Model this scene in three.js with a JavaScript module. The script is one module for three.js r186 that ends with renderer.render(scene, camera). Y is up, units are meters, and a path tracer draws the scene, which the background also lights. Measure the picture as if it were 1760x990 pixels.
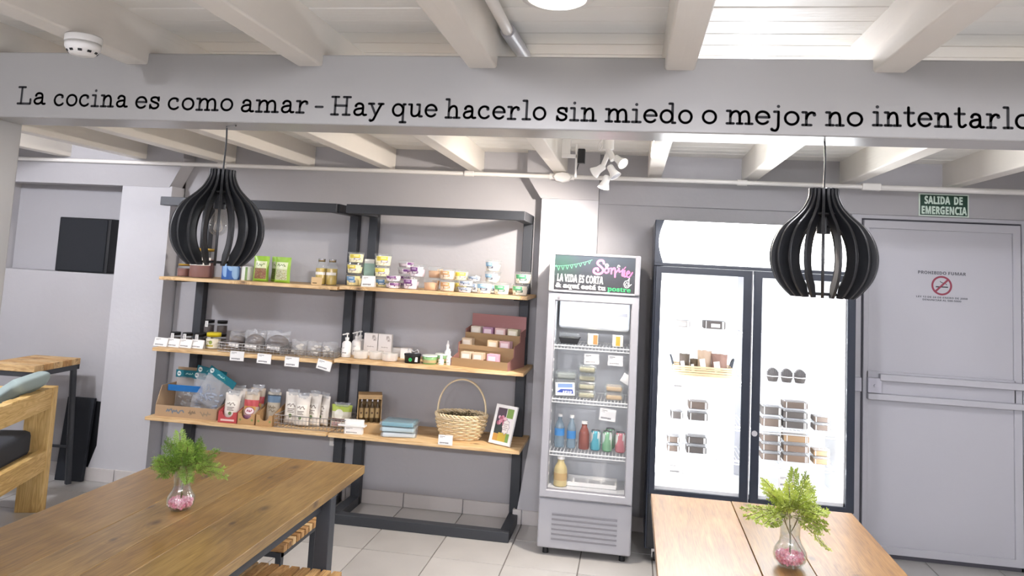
import * as THREE from 'three';
import { RoundedBoxGeometry } from 'three/addons/geometries/RoundedBoxGeometry.js';
import { mergeGeometries } from 'three/addons/utils/BufferGeometryUtils.js';
import { RectAreaLightUniformsLib } from 'three/addons/lights/RectAreaLightUniformsLib.js';

// ---------------------------------------------------------------- camera, exposure
const scene = new THREE.Scene();
scene.background = new THREE.Color(0x15161a);
const renderer = new THREE.WebGLRenderer({ antialias: true });
renderer.toneMapping = THREE.LinearToneMapping;
renderer.toneMappingExposure = 1.1;
renderer.shadowMap.enabled = true;
RectAreaLightUniformsLib.init();

// a 4:3 phone picture of which the lower three quarters are kept (the lens axis lies above the middle of the frame)
const FOCAL = 1316.23;
const camera = new THREE.PerspectiveCamera(2 * Math.atan(660 / FOCAL) * 180 / Math.PI, 1760 / 1320, 0.05, 40);
camera.setViewOffset(1760, 1320, 0, 330, 1760, 990);
{
  const right = new THREE.Vector3(0.98653344, 0.05222255, -0.15499865);
  const up = new THREE.Vector3(-0.03666642, 0.99415162, 0.10157822);
  const back = new THREE.Vector3().crossVectors(right, up);
  camera.quaternion.setFromRotationMatrix(new THREE.Matrix4().makeBasis(right, up, back));
  camera.position.set(0, 1.65, 0);
}
scene.add(camera);

// ---------------------------------------------------------------- lamp strengths (fittings are built below; front and rear lamps are out of view)
const UNSEEN_LAMP_FRONT = 12, UNSEEN_LAMP_REAR = 9, UNSEEN_LAMP_REAR_SIDE = 3, LAMP_SEEN = 2.0, SPOT_POWER = 29, COOLER_STRIP = 70, HEADER_LIGHT = 16, HEADER_GLOW = 5, UNSEEN_FRIDGE_LAMP = 60;

// ---------------------------------------------------------------- helpers
const V = (x, y, z) => new THREE.Vector3(x, y, z);
function rng(seed) { let a = seed >>> 0; return () => { a |= 0; a = a + 0x6D2B79F5 | 0; let t = Math.imul(a ^ a >>> 15, 1 | a); t = t + Math.imul(t ^ t >>> 7, 61 | t) ^ t; return ((t ^ t >>> 14) >>> 0) / 4294967296; }; }
const names = {};
function numbered(n) { const k = names[n] = (names[n] ?? -1) + 1; return k ? `${n}_${String(k).padStart(3, '0')}` : n; }
function clean(g) {
  let o = g.index ? g.toNonIndexed() : g;
  for (const k of Object.keys(o.attributes)) if (!['position', 'normal', 'uv'].includes(k)) o.deleteAttribute(k);
  if (!o.attributes.normal) o.computeVertexNormals();
  if (!o.attributes.uv) o.setAttribute('uv', new THREE.BufferAttribute(new Float32Array(o.attributes.position.count * 2), 2));
  return o;
}
function merged(geos) { geos = (Array.isArray(geos) ? geos : [geos]); return geos.length === 1 ? clean(geos[0]) : mergeGeometries(geos.map(clean)); }
function obj(name, geos, mat, parent = scene, extra) {
  const m = new THREE.Mesh(geos.isBufferGeometry ? geos : merged(geos), mat);
  m.name = parent === scene ? numbered(name) : partName(parent, name);
  m.castShadow = m.receiveShadow = true;
  parent.add(m);
  if (extra) Object.assign(m.userData, extra);
  return m;
}
const partCount = new WeakMap();
function partName(parent, name) { let c = partCount.get(parent); if (!c) partCount.set(parent, c = {}); const k = c[name] = (c[name] ?? -1) + 1; return k ? `${name}_${String(k).padStart(3, '0')}` : name; }
function thing(name, label, category, pos = [0, 0, 0], turn = 0, group) {
  const o = new THREE.Group(); o.name = numbered(name); scene.add(o);
  o.position.set(...pos); o.rotation.y = turn; o.userData = { label, category };
  if (group) o.userData.group = group;
  return o;
}
function tag(o, label, category, group) { Object.assign(o.userData, { label, category }); if (group) o.userData.group = group; return o; }
function struct(name) { const o = new THREE.Group(); o.name = name; o.userData = { kind: 'structure' }; scene.add(o); return o; }
function copyOf(src, label, pos, turn = 0) {
  const r = src.clone(); r.name = numbered(src.name.replace(/_\d{3}$/, '')); scene.add(r); r.position.set(...pos); r.rotation.y = turn; r.userData = { ...src.userData, label }; return r;
}
// uv in metres, picked by the face's main direction; grain: the axis that u follows
function metric(g, grain = 0, ou = 0, ov = 0) {
  g = clean(g); const p = g.attributes.position, n = g.attributes.normal, uv = new Float32Array(p.count * 2);
  for (let i = 0; i < p.count; i += 3) {
    const a = [0, 1, 2].map(k => Math.abs([n.getX(i), n.getY(i), n.getZ(i)][k] + [n.getX(i + 1), n.getY(i + 1), n.getZ(i + 1)][k] + [n.getX(i + 2), n.getY(i + 2), n.getZ(i + 2)][k]));
    const d = a.indexOf(Math.max(...a)); let ax = [0, 1, 2].filter(k => k !== d); if (ax[1] === grain) ax = [ax[1], ax[0]];
    for (let j = i; j < i + 3; j++) { const q = [p.getX(j), p.getY(j), p.getZ(j)]; uv[2 * j] = q[ax[0]] + ou; uv[2 * j + 1] = q[ax[1]] + ov; }
  }
  g.setAttribute('uv', new THREE.BufferAttribute(uv, 2)); return g;
}
const box = (w, h, d, x = 0, y = 0, z = 0, grain = 0, ou = 0, ov = 0) => metric(new THREE.BoxGeometry(w, h, d).translate(x, y, z), grain, ou, ov);
const rbox = (w, h, d, x = 0, y = 0, z = 0, r = 0.003, grain = 0, ou = 0, ov = 0) => metric(new RoundedBoxGeometry(w, h, d, 1, Math.min(r, w / 2.01, h / 2.01, d / 2.01)).translate(x, y, z), grain, ou, ov);
// box from its limits
const lim = (x0, x1, y0, y1, z0, z1, r = 0, grain = 0, ou = 0, ov = 0) => (r ? rbox(x1 - x0, y1 - y0, z1 - z0, (x0 + x1) / 2, (y0 + y1) / 2, (z0 + z1) / 2, r, grain, ou, ov) : box(x1 - x0, y1 - y0, z1 - z0, (x0 + x1) / 2, (y0 + y1) / 2, (z0 + z1) / 2, grain, ou, ov));
const cyl = (r0, r1, h, x = 0, y = 0, z = 0, n = 20) => new THREE.CylinderGeometry(r1, r0, h, n).translate(x, y + h / 2, z);   // stands on y
const lathe = (pts, n = 28) => new THREE.LatheGeometry(pts.map(p => new THREE.Vector2(p[0], p[1])), n);
const tube = (pts, r, seg = 12, rad = 8, closed = false) => new THREE.TubeGeometry(new THREE.CatmullRomCurve3(pts.map(p => V(...p)), closed), seg, r, rad, closed);
function rod(a, b, r, n = 6) { const A = V(...a), B = V(...b), d = B.clone().sub(A); return new THREE.CylinderGeometry(r, r, d.length(), n).applyQuaternion(new THREE.Quaternion().setFromUnitVectors(V(0, 1, 0), d.normalize())).translate((a[0] + b[0]) / 2, (a[1] + b[1]) / 2, (a[2] + b[2]) / 2); }
function ext(pts, depth, z = 0, bevel = 0) { const s = new THREE.Shape(pts.map(p => new THREE.Vector2(p[0], p[1]))); return new THREE.ExtrudeGeometry(s, { depth, bevelEnabled: bevel > 0, bevelSize: bevel, bevelThickness: bevel, bevelSegments: 1, curveSegments: 10 }).translate(0, 0, z); }
// a rectangular frame with an open middle: l, r, t, b are its border widths
function frame(x0, x1, y0, y1, z0, z1, l, r, t, b, bev = 0.002) { const s = new THREE.Shape([[x0 + bev, y0 + bev], [x1 - bev, y0 + bev], [x1 - bev, y1 - bev], [x0 + bev, y1 - bev]].map(p => new THREE.Vector2(...p))); s.holes.push(new THREE.Path([[x0 + l - bev, y0 + b - bev], [x0 + l - bev, y1 - t + bev], [x1 - r + bev, y1 - t + bev], [x1 - r + bev, y0 + b - bev]].map(p => new THREE.Vector2(...p)))); return metric(new THREE.ExtrudeGeometry(s, { depth: z1 - z0 - 2 * bev, bevelEnabled: true, bevelSize: bev, bevelThickness: bev, bevelSegments: 1 }).translate(0, 0, z0 + bev)); }
const quad = (w, h, x, y, z) => new THREE.PlaneGeometry(w, h).translate(x, y, z);

// ---------------------------------------------------------------- textures and materials
const tex = (w, h, draw, repeat) => {
  const c = document.createElement('canvas'); c.width = w; c.height = h; const g = c.getContext('2d'); draw(g, w, h);
  const t = new THREE.CanvasTexture(c); t.colorSpace = THREE.SRGBColorSpace; t.anisotropy = 8; if (repeat) { t.wrapS = t.wrapT = THREE.RepeatWrapping; t.repeat.set(...repeat); } return t;
};
function data(w, h, f, repeat, srgb = true) {
  const a = new Uint8Array(w * h * 4);
  for (let y = 0; y < h; y++) for (let x = 0; x < w; x++) { const c = f(x / w, y / h), i = (y * w + x) * 4; for (let k = 0; k < 3; k++) a[i + k] = Math.max(0, Math.min(255, c.length ? c[k] : c)); a[i + 3] = 255; }
  const t = new THREE.DataTexture(a, w, h); t.magFilter = t.minFilter = THREE.LinearFilter; t.wrapS = t.wrapT = THREE.RepeatWrapping; if (srgb) t.colorSpace = THREE.SRGBColorSpace; if (repeat) t.repeat.set(...repeat); t.needsUpdate = true; return t;
}
// value noise that wraps at px × py cells
function noise(seed) {
  const r = rng(seed), T = Array.from({ length: 4096 }, r), h = (x, y, px, py) => T[(((x % px + px) % px) * 57 + ((y % py + py) % py) * 131 + px * 7) & 4095];
  const one = (u, v, px, py) => { const x = u * px, y = v * py, i = Math.floor(x), j = Math.floor(y), a = x - i, b = y - j, s = a * a * (3 - 2 * a), t = b * b * (3 - 2 * b); return (h(i, j, px, py) * (1 - s) + h(i + 1, j, px, py) * s) * (1 - t) + (h(i, j + 1, px, py) * (1 - s) + h(i + 1, j + 1, px, py) * s) * t; };
  return (u, v, px, py, oct = 3) => { let s = 0, a = 0.5, w = 0; for (let k = 0; k < oct; k++) { s += a * one(u, v, px, py); w += a; px *= 2; py *= 2; a *= 0.5; } return s / w; };
}
function woodTex(seed, base, dark, light, size, knots, rings = 0.3, gw = 1024, gh = 256) {   // grain along u; size in metres
  const n = noise(seed), r = rng(seed + 5), K = Array.from({ length: knots }, () => [r(), r(), 0.012 + r() * 0.02]);
  return data(gw, gh, (u, v) => {
    let w = n(u, v, 3, 5, 3) * 0.9 + v * 1.0, kn = 0;
    for (const [a, b, s] of K) { let du = (u - a) * size[0] / size[1], dv = v - b; du -= Math.round(du / (size[0] / size[1])) * size[0] / size[1]; dv -= Math.round(dv); const d = Math.hypot(du * 0.55, dv) / (s * 3.2); if (d < 3) { const e = Math.exp(-d * d); w += e * 0.35; kn = Math.max(kn, Math.exp(-d * d * 3.5)); } }
    const ring = Math.sin(w * 46) * 0.5 + 0.5, fine = n(u, v, 24, 220, 2), blot = n(u, v, 5, 3, 4);
    let t = ring * rings + fine * (0.56 - rings) + blot * 0.44 + n(u, v, 2, 26, 3) * 0.25; t = (t - 0.625) * 1.9 + 0.5;
    const c = [0, 1, 2].map(k => t < 0.5 ? dark[k] + (base[k] - dark[k]) * Math.max(0, t) * 2 : base[k] + (light[k] - base[k]) * Math.min(1, (t - 0.5) * 2));
    return c.map((q, k) => q * (1 - kn * 0.62) + [52, 34, 22][k] * kn * 0.62);
  }, [1 / size[0], 1 / size[1]]);
}
const mat = (color, roughness = 0.6, o = {}) => new THREE.MeshPhysicalMaterial({ color, roughness, ...o });
const plasterBump = (() => { const n = noise(11); return data(512, 512, (u, v) => 70 + 110 * n(u, v, 6, 6, 3) + 75 * n(u, v, 60, 60, 3), [1 / 1.2, 1 / 1.2], false); })();
const plasterTint = (() => { const n = noise(12); return data(256, 256, (u, v) => { const t = 244 + 11 * n(u, v, 4, 4, 4); return [t, t, t]; }, [1 / 2.3, 1 / 2.3]); })();
const paintBump = (() => { const n = noise(13); return data(512, 256, (u, v) => 60 + 100 * n(u, v, 4, 40, 3) + 90 * n(u, v, 30, 14, 2), [1 / 0.9, 1 / 0.35], false); })();
const pineTex = woodTex(21, [220, 186, 136], [192, 152, 104], [236, 208, 164], [1.1, 0.3], 3, 0.2);
const goldPineTex = woodTex(24, [203, 169, 106], [172, 136, 76], [222, 192, 134], [0.9, 0.25], 2, 0.2);
const oakTex = woodTex(22, [143, 112, 62], [115, 87, 45], [165, 135, 82], [1.3, 0.42], 3, 0.1);
const slatTex = woodTex(23, [198, 166, 118], [160, 124, 82], [220, 192, 146], [0.6, 0.2], 3, 0.2);
const M = {
  wall: mat(0xb8b7ba, 0.82, { map: plasterTint, bumpMap: plasterBump, bumpScale: 0.002 }),
  pillar: mat(0xcfcfd3, 0.8, { map: plasterTint, bumpMap: plasterBump, bumpScale: 0.002 }),
  beam: mat(0xa9a8a6, 0.28, { map: plasterTint, bumpMap: plasterBump, bumpScale: 0.0006 }),
  joist: mat(0xeae5dc, 0.35, { map: plasterTint, bumpMap: paintBump, bumpScale: 0.001 }),
  planks: [0xf0eee8, 0xecebe5, 0xf3f2ed, 0xe9e7e1].map(c => mat(c, 0.5, { bumpMap: paintBump, bumpScale: 0.0015 })),
  whitePaint: mat(0xeceae6, 0.45), whitePlastic: mat(0xf0efec, 0.35), tiles: null,
  door: mat(0xb9b9bf, 0.42), doorDark: mat(0x55545c, 0.6),
  blackMetal: mat(0x393c41, 0.5, { metalness: 0.15 }), blackWood: mat(0x15171b, 0.5, { clearcoat: 0.25, clearcoatRoughness: 0.4 }), black: mat(0x14161a, 0.45), blackGloss: mat(0x1a2230, 0.3),
  pine: mat(0xffffff, 0.55, { map: pineTex }), gold: mat(0xffffff, 0.55, { map: goldPineTex }),
  oak: [mat(0xffffff, 0.34, { map: oakTex, clearcoat: 0.3, clearcoatRoughness: 0.25 }), mat(0xf4ecd6, 0.34, { map: oakTex, clearcoat: 0.3, clearcoatRoughness: 0.25 }), mat(0xffeedd, 0.34, { map: oakTex, clearcoat: 0.3, clearcoatRoughness: 0.25 })],
  slat: [mat(0xffffff, 0.6, { map: slatTex }), mat(0xeedfca, 0.6, { map: slatTex }), mat(0xd9c3a6, 0.6, { map: slatTex })],
  glass: mat(0xffffff, 0.02, { transmission: 1, thickness: 0, ior: 1.45 }), clearPlastic: mat(0xfafcfc, 0.08, { transmission: 0.94, thickness: 0, ior: 1.4 }), film: mat(0xf4f6f8, 0.16, { transmission: 0.8, thickness: 0, ior: 1.5 }), milky: mat(0xf6f3ee, 0.3, { transmission: 0.5, thickness: 0 }),
  kraft: mat(0xb58f62, 0.8), kraftDark: mat(0x8a6a52, 0.8), white: mat(0xf2f1ee, 0.5), chrome: mat(0xd8d8da, 0.22, { metalness: 1 }), wire: mat(0xb9b9b9, 0.3, { metalness: 0.9 }), whiteWire: mat(0xf4f4f4, 0.35),
  grey: mat(0xacacb1, 0.4), bulbGlass: mat(0xf6f6f4, 0.03, { transmission: 1, thickness: 0, ior: 2.0 }), vaseGlass: mat(0xf4f8f7, 0.03, { transmission: 1, thickness: 0, ior: 1.9 }), fridgeLiner: mat(0xd4d6d9, 0.45), greyDark: mat(0x8e8d92, 0.5), liner: mat(0xf3f4f5, 0.45), charcoal: mat(0x33363c, 0.9, { sheen: 0.3 }), slate: mat(0x24282f, 0.85),
};
const glow = (c, s) => new THREE.MeshStandardMaterial({ color: 0xffffff, emissive: c, emissiveIntensity: s, roughness: 0.5 });
// ================================================================ the room
const WX0 = -4.68, WX1 = 2.95, ZB = -5.148, ZF = 2.7, CEIL = 2.42, JB = 2.27;
const PITCH = 0.4075, TX = -1.46, TZ = -4.355;

{ // floor: pale square tiles with dark joints
  const floor = struct('floor');
  obj('slab', lim(WX0 - 0.2, WX1 + 0.2, -0.15, -0.006, ZB - 0.25, ZF + 0.2), mat(0x77726e, 0.9), floor);
  const n = noise(31), tt = data(256, 256, (u, v) => { const t = 236 + 16 * n(u, v, 5, 5, 4); return [t, t * 0.992, t * 0.975]; }, [1 / 0.9, 1 / 0.9]);
  const tm = [0xbfbebd, 0xb9b8b7, 0xc4c3c2].map(c => mat(c, 0.28, { map: tt, clearcoat: 0.2, clearcoatRoughness: 0.2 }));
  const base = rbox(PITCH - 0.006, 0.02, PITCH - 0.006, 0, 0, 0, 0.002), r = rng(4), rest = [];
  for (let i = -8; i < 11; i++) for (let j = -2; j < 18; j++) {
    const x = TX + (i + 0.5) * PITCH, z = TZ + (j + 0.5) * PITCH; if (x < WX0 - 0.2 || x > WX1 + 0.15 || z > ZF + 0.2) continue;
    if (z < -1.0) { const t = obj('tile', base, tm[Math.floor(r() * 3)], floor); t.position.set(x, -0.01 + (r() - 0.5) * 0.0006, z); } else rest.push(base.clone().translate(x, -0.01, z));
  }
  obj('tiles_behind', rest, tm[0], floor, { kind: 'stuff' });
}

// walls: the back wall with its shelf bay, the raised recess beside the first pillar, and the two pillars with flared feet
{
  const w = struct('wall_back'), T = 0.25;
  obj('wall_panel', [lim(-3.26, WX1 + 0.2, -0.1, 2.6, ZB - T, ZB), lim(WX0 - 0.2, -3.26, -0.1, 2.6, ZB - T - 0.07, ZB - 0.07)], M.wall, w);
  obj('ledge_wall', lim(WX0, -3.6, -0.05, 1.43, ZB - 0.08, -5.045, 0.006), M.wall, w);
  // lintel bands that run above the pillars
  obj('lintel', ext([[WX0, 2.072], [-3.29, 2.072], [-3.2, 2.25], [-3.2, 2.44], [WX0, 2.44]], 0.15, -5.145), M.wall, w);
  obj('lintel', [lim(-0.2399, WX1, 2.085, 2.44, ZB - 0.1, ZB + 0.012, 0.003), ext([[-0.72, 2.44], [-0.72, 2.25], [-0.62, 2.1], [-0.24, 2.1], [-0.24, 2.44]], 0.12, -5.145)], M.wall, w);
}
{
  const p = struct('pillar_1');
  obj('shaft', ext([[-3.66, 2.08], [-3.66, 0.24], [-3.74, 0], [-3.27, 0], [-3.27, 2.08]], 0.2, -5.2), M.pillar, p);
  const q = struct('pillar_2');
  obj('shaft', ext([[-0.615, 2.1], [-0.615, 0.55], [-0.69, 0], [-0.24, 0], [-0.24, 2.1]], 0.15, -5.2), M.pillar, q);
}
for (const [n, x0, x1, z0, z1] of [['wall_left', WX0 - 0.25, WX0, ZB - 0.3, ZF + 0.2], ['wall_right', WX1, WX1 + 0.25, ZB - 0.3, ZF + 0.2], ['wall_front', WX0 - 0.2, WX1 + 0.2, ZF, ZF + 0.25]]) {
  const m = obj(n, lim(x0, x1, -0.1, 2.6, z0, z1), M.wall); m.name = n; m.userData.kind = 'structure';
}
{ // grey post that carries the painted beam
  const c = struct('column_1'); obj('shaft', lim(-2.75, -2.275, 0, 2.08, -2.51, -2.35, 0.006), M.beam, c);
}
{ // baseboard tiles
  const b = struct('baseboard_back'), m = mat(0xd8d3d0, 0.35, { map: plasterTint }), r = rng(9);
  const run = (x0, x1, z, t = 0.014) => { for (let i = -9; i < 12; i++) { const a = Math.max(x0, TX + i * PITCH) + 0.0025, c = Math.min(x1, TX + (i + 1) * PITCH) - 0.0025; if (c - a > 0.02) obj('tile', lim(a, c, 0, 0.09 + (r() - 0.5) * 0.003, z, z + t, 0.003), m, b); } };
  run(-3.25, -0.7, ZB); run(-0.7, -0.22, -5.05); run(-0.22, 0.9, ZB); run(-3.76, -3.26, -5.0); run(WX0, -3.76, -5.045);
  for (const [x, z0, z1] of [[-3.27, ZB, -4.988], [-0.705, ZB, -5.04]]) obj('tile', lim(Math.min(x, x + 0.012), Math.max(x, x + 0.012), 0, 0.09, z0, z1, 0.003), m, b);
}
{ // ceiling: white planks on white joists
  const c = struct('ceiling'), r = rng(77);
  obj('roof_slab', lim(WX0 - 0.2, WX1 + 0.2, 2.455, 2.6, ZB - 0.3, ZF + 0.2), M.whitePaint, c);
  const geos = [0, 1, 2, 3].map(k => rbox(WX1 - WX0 + 0.2, 0.024, 0.1225, (WX0 + WX1) / 2, 0, 0, 0.004, 0, k * 0.37, k * 0.21));
  for (let z = -2.459 + 0.125 * 40, k = 0; z > -5.2; z -= 0.125, k++) { const m = obj('plank', geos[k % 4], M.planks[Math.floor(r() * 4)], c); m.position.set(0, CEIL + 0.012 + (r() - 0.5) * 0.004, z - 0.0625); }
  for (let i = -7; i <= 4; i++) {
    const w = 0.088 + r() * 0.008, x = i < -3 ? -1.66 + (i + 3) * 0.61 - w / 2 : i > 1 ? 1.33 + (i - 2) * 0.61 : [-1.672, -1.038, -0.451, 0.165, 0.77][i + 3] - w / 2, g = new RoundedBoxGeometry(w, CEIL - JB + 0.01, ZF - ZB, 1, 0.008);
    metric(g, 2, i * 0.31, 0); const m = obj('joist', g, M.joist, c); m.position.set(x, (CEIL + JB + 0.01) / 2, (ZF + ZB) / 2);
  }
}
// ---------------------------------------------------------------- the painted beam with its typewriter lettering
const arc = (cx, cy, rx, ry, a, b, n = 22) => Array.from({ length: n + 1 }, (_, i) => { const t = (a + (b - a) * i / n) * Math.PI / 180; return [cx + rx * Math.cos(t), cy + ry * Math.sin(t)]; });
const cur = (...p) => new THREE.SplineCurve(p.map(q => new THREE.Vector2(q[0], q[1]))).getPoints(p.length * 5).map(q => [q.x, q.y]);
const GL = (() => {
  const arch = (x, e) => cur([x, 0.55], [x + 0.12, 0.82], [x + 0.36, 0.95], [x + 0.55, 0.84], [x + 0.62, 0.58], [x + 0.63, 0.3], [x + 0.63, 0.03]);
  const ser = (x, y, a = 0.23, b = 0.23) => [[x - a, y], [x + b, y]];
  return {
    o: { w: 1, s: [arc(0.5, 0.5, 0.43, 0.46, 0, 360)] }, c: { w: 0.95, s: [arc(0.5, 0.5, 0.43, 0.46, 52, 322)], d: [[0.75, 0.76, 0.13]] },
    e: { w: 1, s: [[[0.08, 0.54], [0.92, 0.54]], arc(0.5, 0.5, 0.43, 0.46, 5, 322)] },
    a: { w: 1.04, s: [cur([0.2, 0.78], [0.32, 0.92], [0.5, 0.96], [0.7, 0.87], [0.76, 0.66], [0.76, 0.22], [0.83, 0.05], [1.02, 0.06]), cur([0.76, 0.57], [0.5, 0.55], [0.22, 0.46], [0.12, 0.26], [0.24, 0.07], [0.48, 0.04], [0.68, 0.16], [0.76, 0.34])], d: [[0.22, 0.75, 0.12]] },
    i: { w: 0.66, s: [[[0.06, 0.96], [0.33, 0.96], [0.33, 0.03]], ser(0.33, 0.03, 0.3, 0.3)], d: [[0.32, 1.36, 0.12]] },
    n: { w: 1.16, s: [[[0.03, 0.96], [0.26, 0.96], [0.26, 0.03]], ser(0.26, 0.03), arch(0.26), ser(0.89, 0.03)] },
    m: { w: 1.74, s: [[[0.03, 0.96], [0.26, 0.96], [0.26, 0.03]], ser(0.26, 0.03), arch(0.26), ser(0.89, 0.03, 0.18, 0.18), arch(0.87), ser(1.5, 0.03)] },
    s: { w: 0.88, s: [cur([0.76, 0.72], [0.68, 0.9], [0.45, 0.96], [0.2, 0.88], [0.18, 0.67], [0.45, 0.53], [0.73, 0.41], [0.77, 0.2], [0.58, 0.04], [0.3, 0.04], [0.1, 0.22]), [[0.78, 0.96], [0.78, 0.68]], [[0.1, 0.03], [0.1, 0.32]]] },
    r: { w: 0.94, s: [[[0.03, 0.96], [0.28, 0.96], [0.28, 0.03]], ser(0.28, 0.03, 0.25, 0.32), cur([0.28, 0.5], [0.38, 0.78], [0.6, 0.95], [0.8, 0.9])], d: [[0.8, 0.79, 0.13]] },
    L: { w: 1.16, s: [[[0.32, 1.46], [0.32, 0.03]], ser(0.32, 1.46, 0.28, 0.28), [[0.04, 0.03], [1.1, 0.03], [1.1, 0.42]]] },
    H: { w: 1.5, s: [[[0.32, 1.46], [0.32, 0.03]], [[1.18, 1.46], [1.18, 0.03]], [[0.32, 0.76], [1.18, 0.76]], ser(0.32, 1.46, 0.27, 0.25), ser(0.32, 0.03, 0.27, 0.25), ser(1.18, 1.46, 0.25, 0.27), ser(1.18, 0.03, 0.25, 0.27)] },
    y: { w: 1.06, s: [[[0.14, 0.96], [0.52, 0.06]], cur([0.92, 0.96], [0.7, 0.48], [0.5, 0.0], [0.36, -0.32], [0.16, -0.42]), ser(0.14, 0.96, 0.17, 0.22), ser(0.92, 0.96, 0.22, 0.14)], d: [[0.12, -0.36, 0.12]] },
    q: { w: 1.14, s: [arc(0.48, 0.5, 0.41, 0.46, 0, 360), [[1.06, 0.96], [0.9, 0.96], [0.9, -0.47]], ser(0.9, -0.47)] },
    u: { w: 1.14, s: [[[0.03, 0.96], [0.25, 0.96]], cur([0.25, 0.96], [0.25, 0.6], [0.26, 0.25], [0.38, 0.06], [0.6, 0.05], [0.8, 0.18], [0.89, 0.4]), [[0.68, 0.96], [0.89, 0.96], [0.89, 0.03], [1.1, 0.03]]] },
    h: { w: 1.16, s: [[[0.03, 1.47], [0.26, 1.47], [0.26, 0.03]], ser(0.26, 0.03), arch(0.26), ser(0.89, 0.03)] },
    l: { w: 0.64, s: [[[0.06, 1.47], [0.33, 1.47], [0.33, 0.03]], ser(0.33, 0.03, 0.28, 0.28)] },
    d: { w: 1.14, s: [arc(0.48, 0.5, 0.41, 0.46, 0, 360), [[0.66, 1.47], [0.89, 1.47], [0.89, 0.03], [1.1, 0.03]]] },
    j: { w: 0.56, s: [[[0.08, 0.96], [0.36, 0.96]], cur([0.36, 0.96], [0.36, 0.4], [0.35, -0.15], [0.2, -0.42], [-0.06, -0.38])], d: [[-0.06, -0.33, 0.12], [0.35, 1.36, 0.12]] },
    t: { w: 0.82, s: [cur([0.34, 1.36], [0.34, 0.9], [0.34, 0.3], [0.42, 0.07], [0.6, 0.04], [0.78, 0.18]), [[0.06, 0.96], [0.7, 0.96]]] },
    '-': { w: 0.5, s: [[[0.0, 0.55], [0.5, 0.55]]] },
  };
})();
function strokes(word, x0, x1, xh, lw) {        // flat vinyl letters between x0 and x1, standing on y = 0
  const adv = [...word].map(c => GL[c].w), gap = 0.17, total = adv.reduce((a, b) => a + b, 0) + gap * (word.length - 1), sx = (x1 - x0) / total, P = [];
  const tri = (a, b, c) => P.push(a[0], a[1], 0, b[0], b[1], 0, c[0], c[1], 0);
  const disc = (p, r, n = 10) => { for (let i = 0; i < n; i++) { const a = i / n * 6.2832, b = (i + 1) / n * 6.2832; tri(p, [p[0] + r * Math.cos(a), p[1] + r * Math.sin(a)], [p[0] + r * Math.cos(b), p[1] + r * Math.sin(b)]); } };
  let x = x0;
  for (const ch of word) {
    const g = GL[ch], map = p => [x + p[0] * sx, p[1] * xh];
    for (const s of g.s) { const q = s.map(map); for (let i = 0; i + 1 < q.length; i++) { const [a, b] = [q[i], q[i + 1]], l = Math.hypot(b[0] - a[0], b[1] - a[1]) || 1, nx = -(b[1] - a[1]) / l * lw / 2, ny = (b[0] - a[0]) / l * lw / 2; const A = [a[0] - nx, a[1] - ny], B = [b[0] - nx, b[1] - ny], C = [b[0] + nx, b[1] + ny], D = [a[0] + nx, a[1] + ny]; tri(A, B, C); tri(A, C, D); } q.forEach(p => disc(p, lw / 2, 8)); }
    for (const d of g.d || []) disc(map(d), d[2] * xh, 14);
    x += (g.w + gap) * sx;
  }
  const geo = new THREE.BufferGeometry(); geo.setAttribute('position', new THREE.Float32BufferAttribute(P, 3)); geo.computeVertexNormals(); return geo;
}
{
  const b = struct('ceiling_beam');
  obj('beam_body', lim(WX0 - 0.05, WX1 + 0.05, 2.075, 2.31, -2.51, -2.35, 0.006), M.beam, b);
  const ink = mat(0x2c2d30, 0.75);
  for (const [w, x0, x1, y] of [['La', -2.162, -2.051, 2.123], ['cocina', -2.018, -1.734, 2.119], ['es', -1.704, -1.613, 2.116], ['como', -1.582, -1.343, 2.114], ['amar', -1.316, -1.075, 2.112], ['-', -1.05, -1.026, 2.111], ['Hay', -0.997, -0.818, 2.108], ['que', -0.788, -0.637, 2.108], ['hacerlo', -0.61, -0.286, 2.106], ['sin', -0.255, -0.128, 2.106], ['miedo', -0.101, 0.162, 2.105], ['o', 0.19, 0.234, 2.106], ['mejor', 0.262, 0.521, 2.107], ['no', 0.547, 0.651, 2.108], ['intentarlo', 0.678, 1.1, 2.111]])
    obj('lettering', strokes(w, x0, x1, 0.041, 0.0079).translate(0, y, -2.3494), ink, b);
}
// ================================================================ lamps
function ceilingLamp(x, z, power, label, down) {      // a flat round fitting between two joists; only the first is in view
  const t = thing('ceiling_lamp', label, 'ceiling lamp', [x, CEIL, z], 0);
  obj('housing', lathe([[0, 0], [0.095, 0], [0.1, -0.008], [0.1, -0.03], [0.082, -0.034], [0.082, -0.03]].reverse(), 32), M.whitePlastic, t);
  obj('lamp_diffuser', lathe([[0, -0.046], [0.04, -0.044], [0.07, -0.038], [0.082, -0.031]], 32), glow(0xfff6ea, 2.2), t);
  const l = down ? new THREE.SpotLight(0xf6f6ff, power, 0, 1.1, 0.6) : new THREE.PointLight(0xf6f6ff, power); l.position.set(x, CEIL - 0.075, z); if (down) { l.target.position.set(x, 0, z + 0.25); scene.add(l.target); } l.castShadow = true; l.shadow.radius = 4; scene.add(l);
}
ceilingLamp(-0.235, -2.055, LAMP_SEEN, 'bright round lamp on the white planks in front of the lettered beam', true);
for (const [x, w] of [[-2.0, 'outermost on the sofa side'], [-0.79, 'second from the sofa side'], [0.42, 'second from the door side'], [1.63, 'outermost on the door side']]) ceilingLamp(x, 1.35, UNSEEN_LAMP_FRONT, `unseen ceiling lamp in the row of four behind the viewer, ${w}`);  // row out of view, placed to light the beam and walls from the front
ceilingLamp(-3.84, -3.2, UNSEEN_LAMP_REAR, 'unseen round ceiling lamp behind the beam, lighting the sofa corner');  // out of view, placed to brighten the recess and sofa corner
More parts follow.
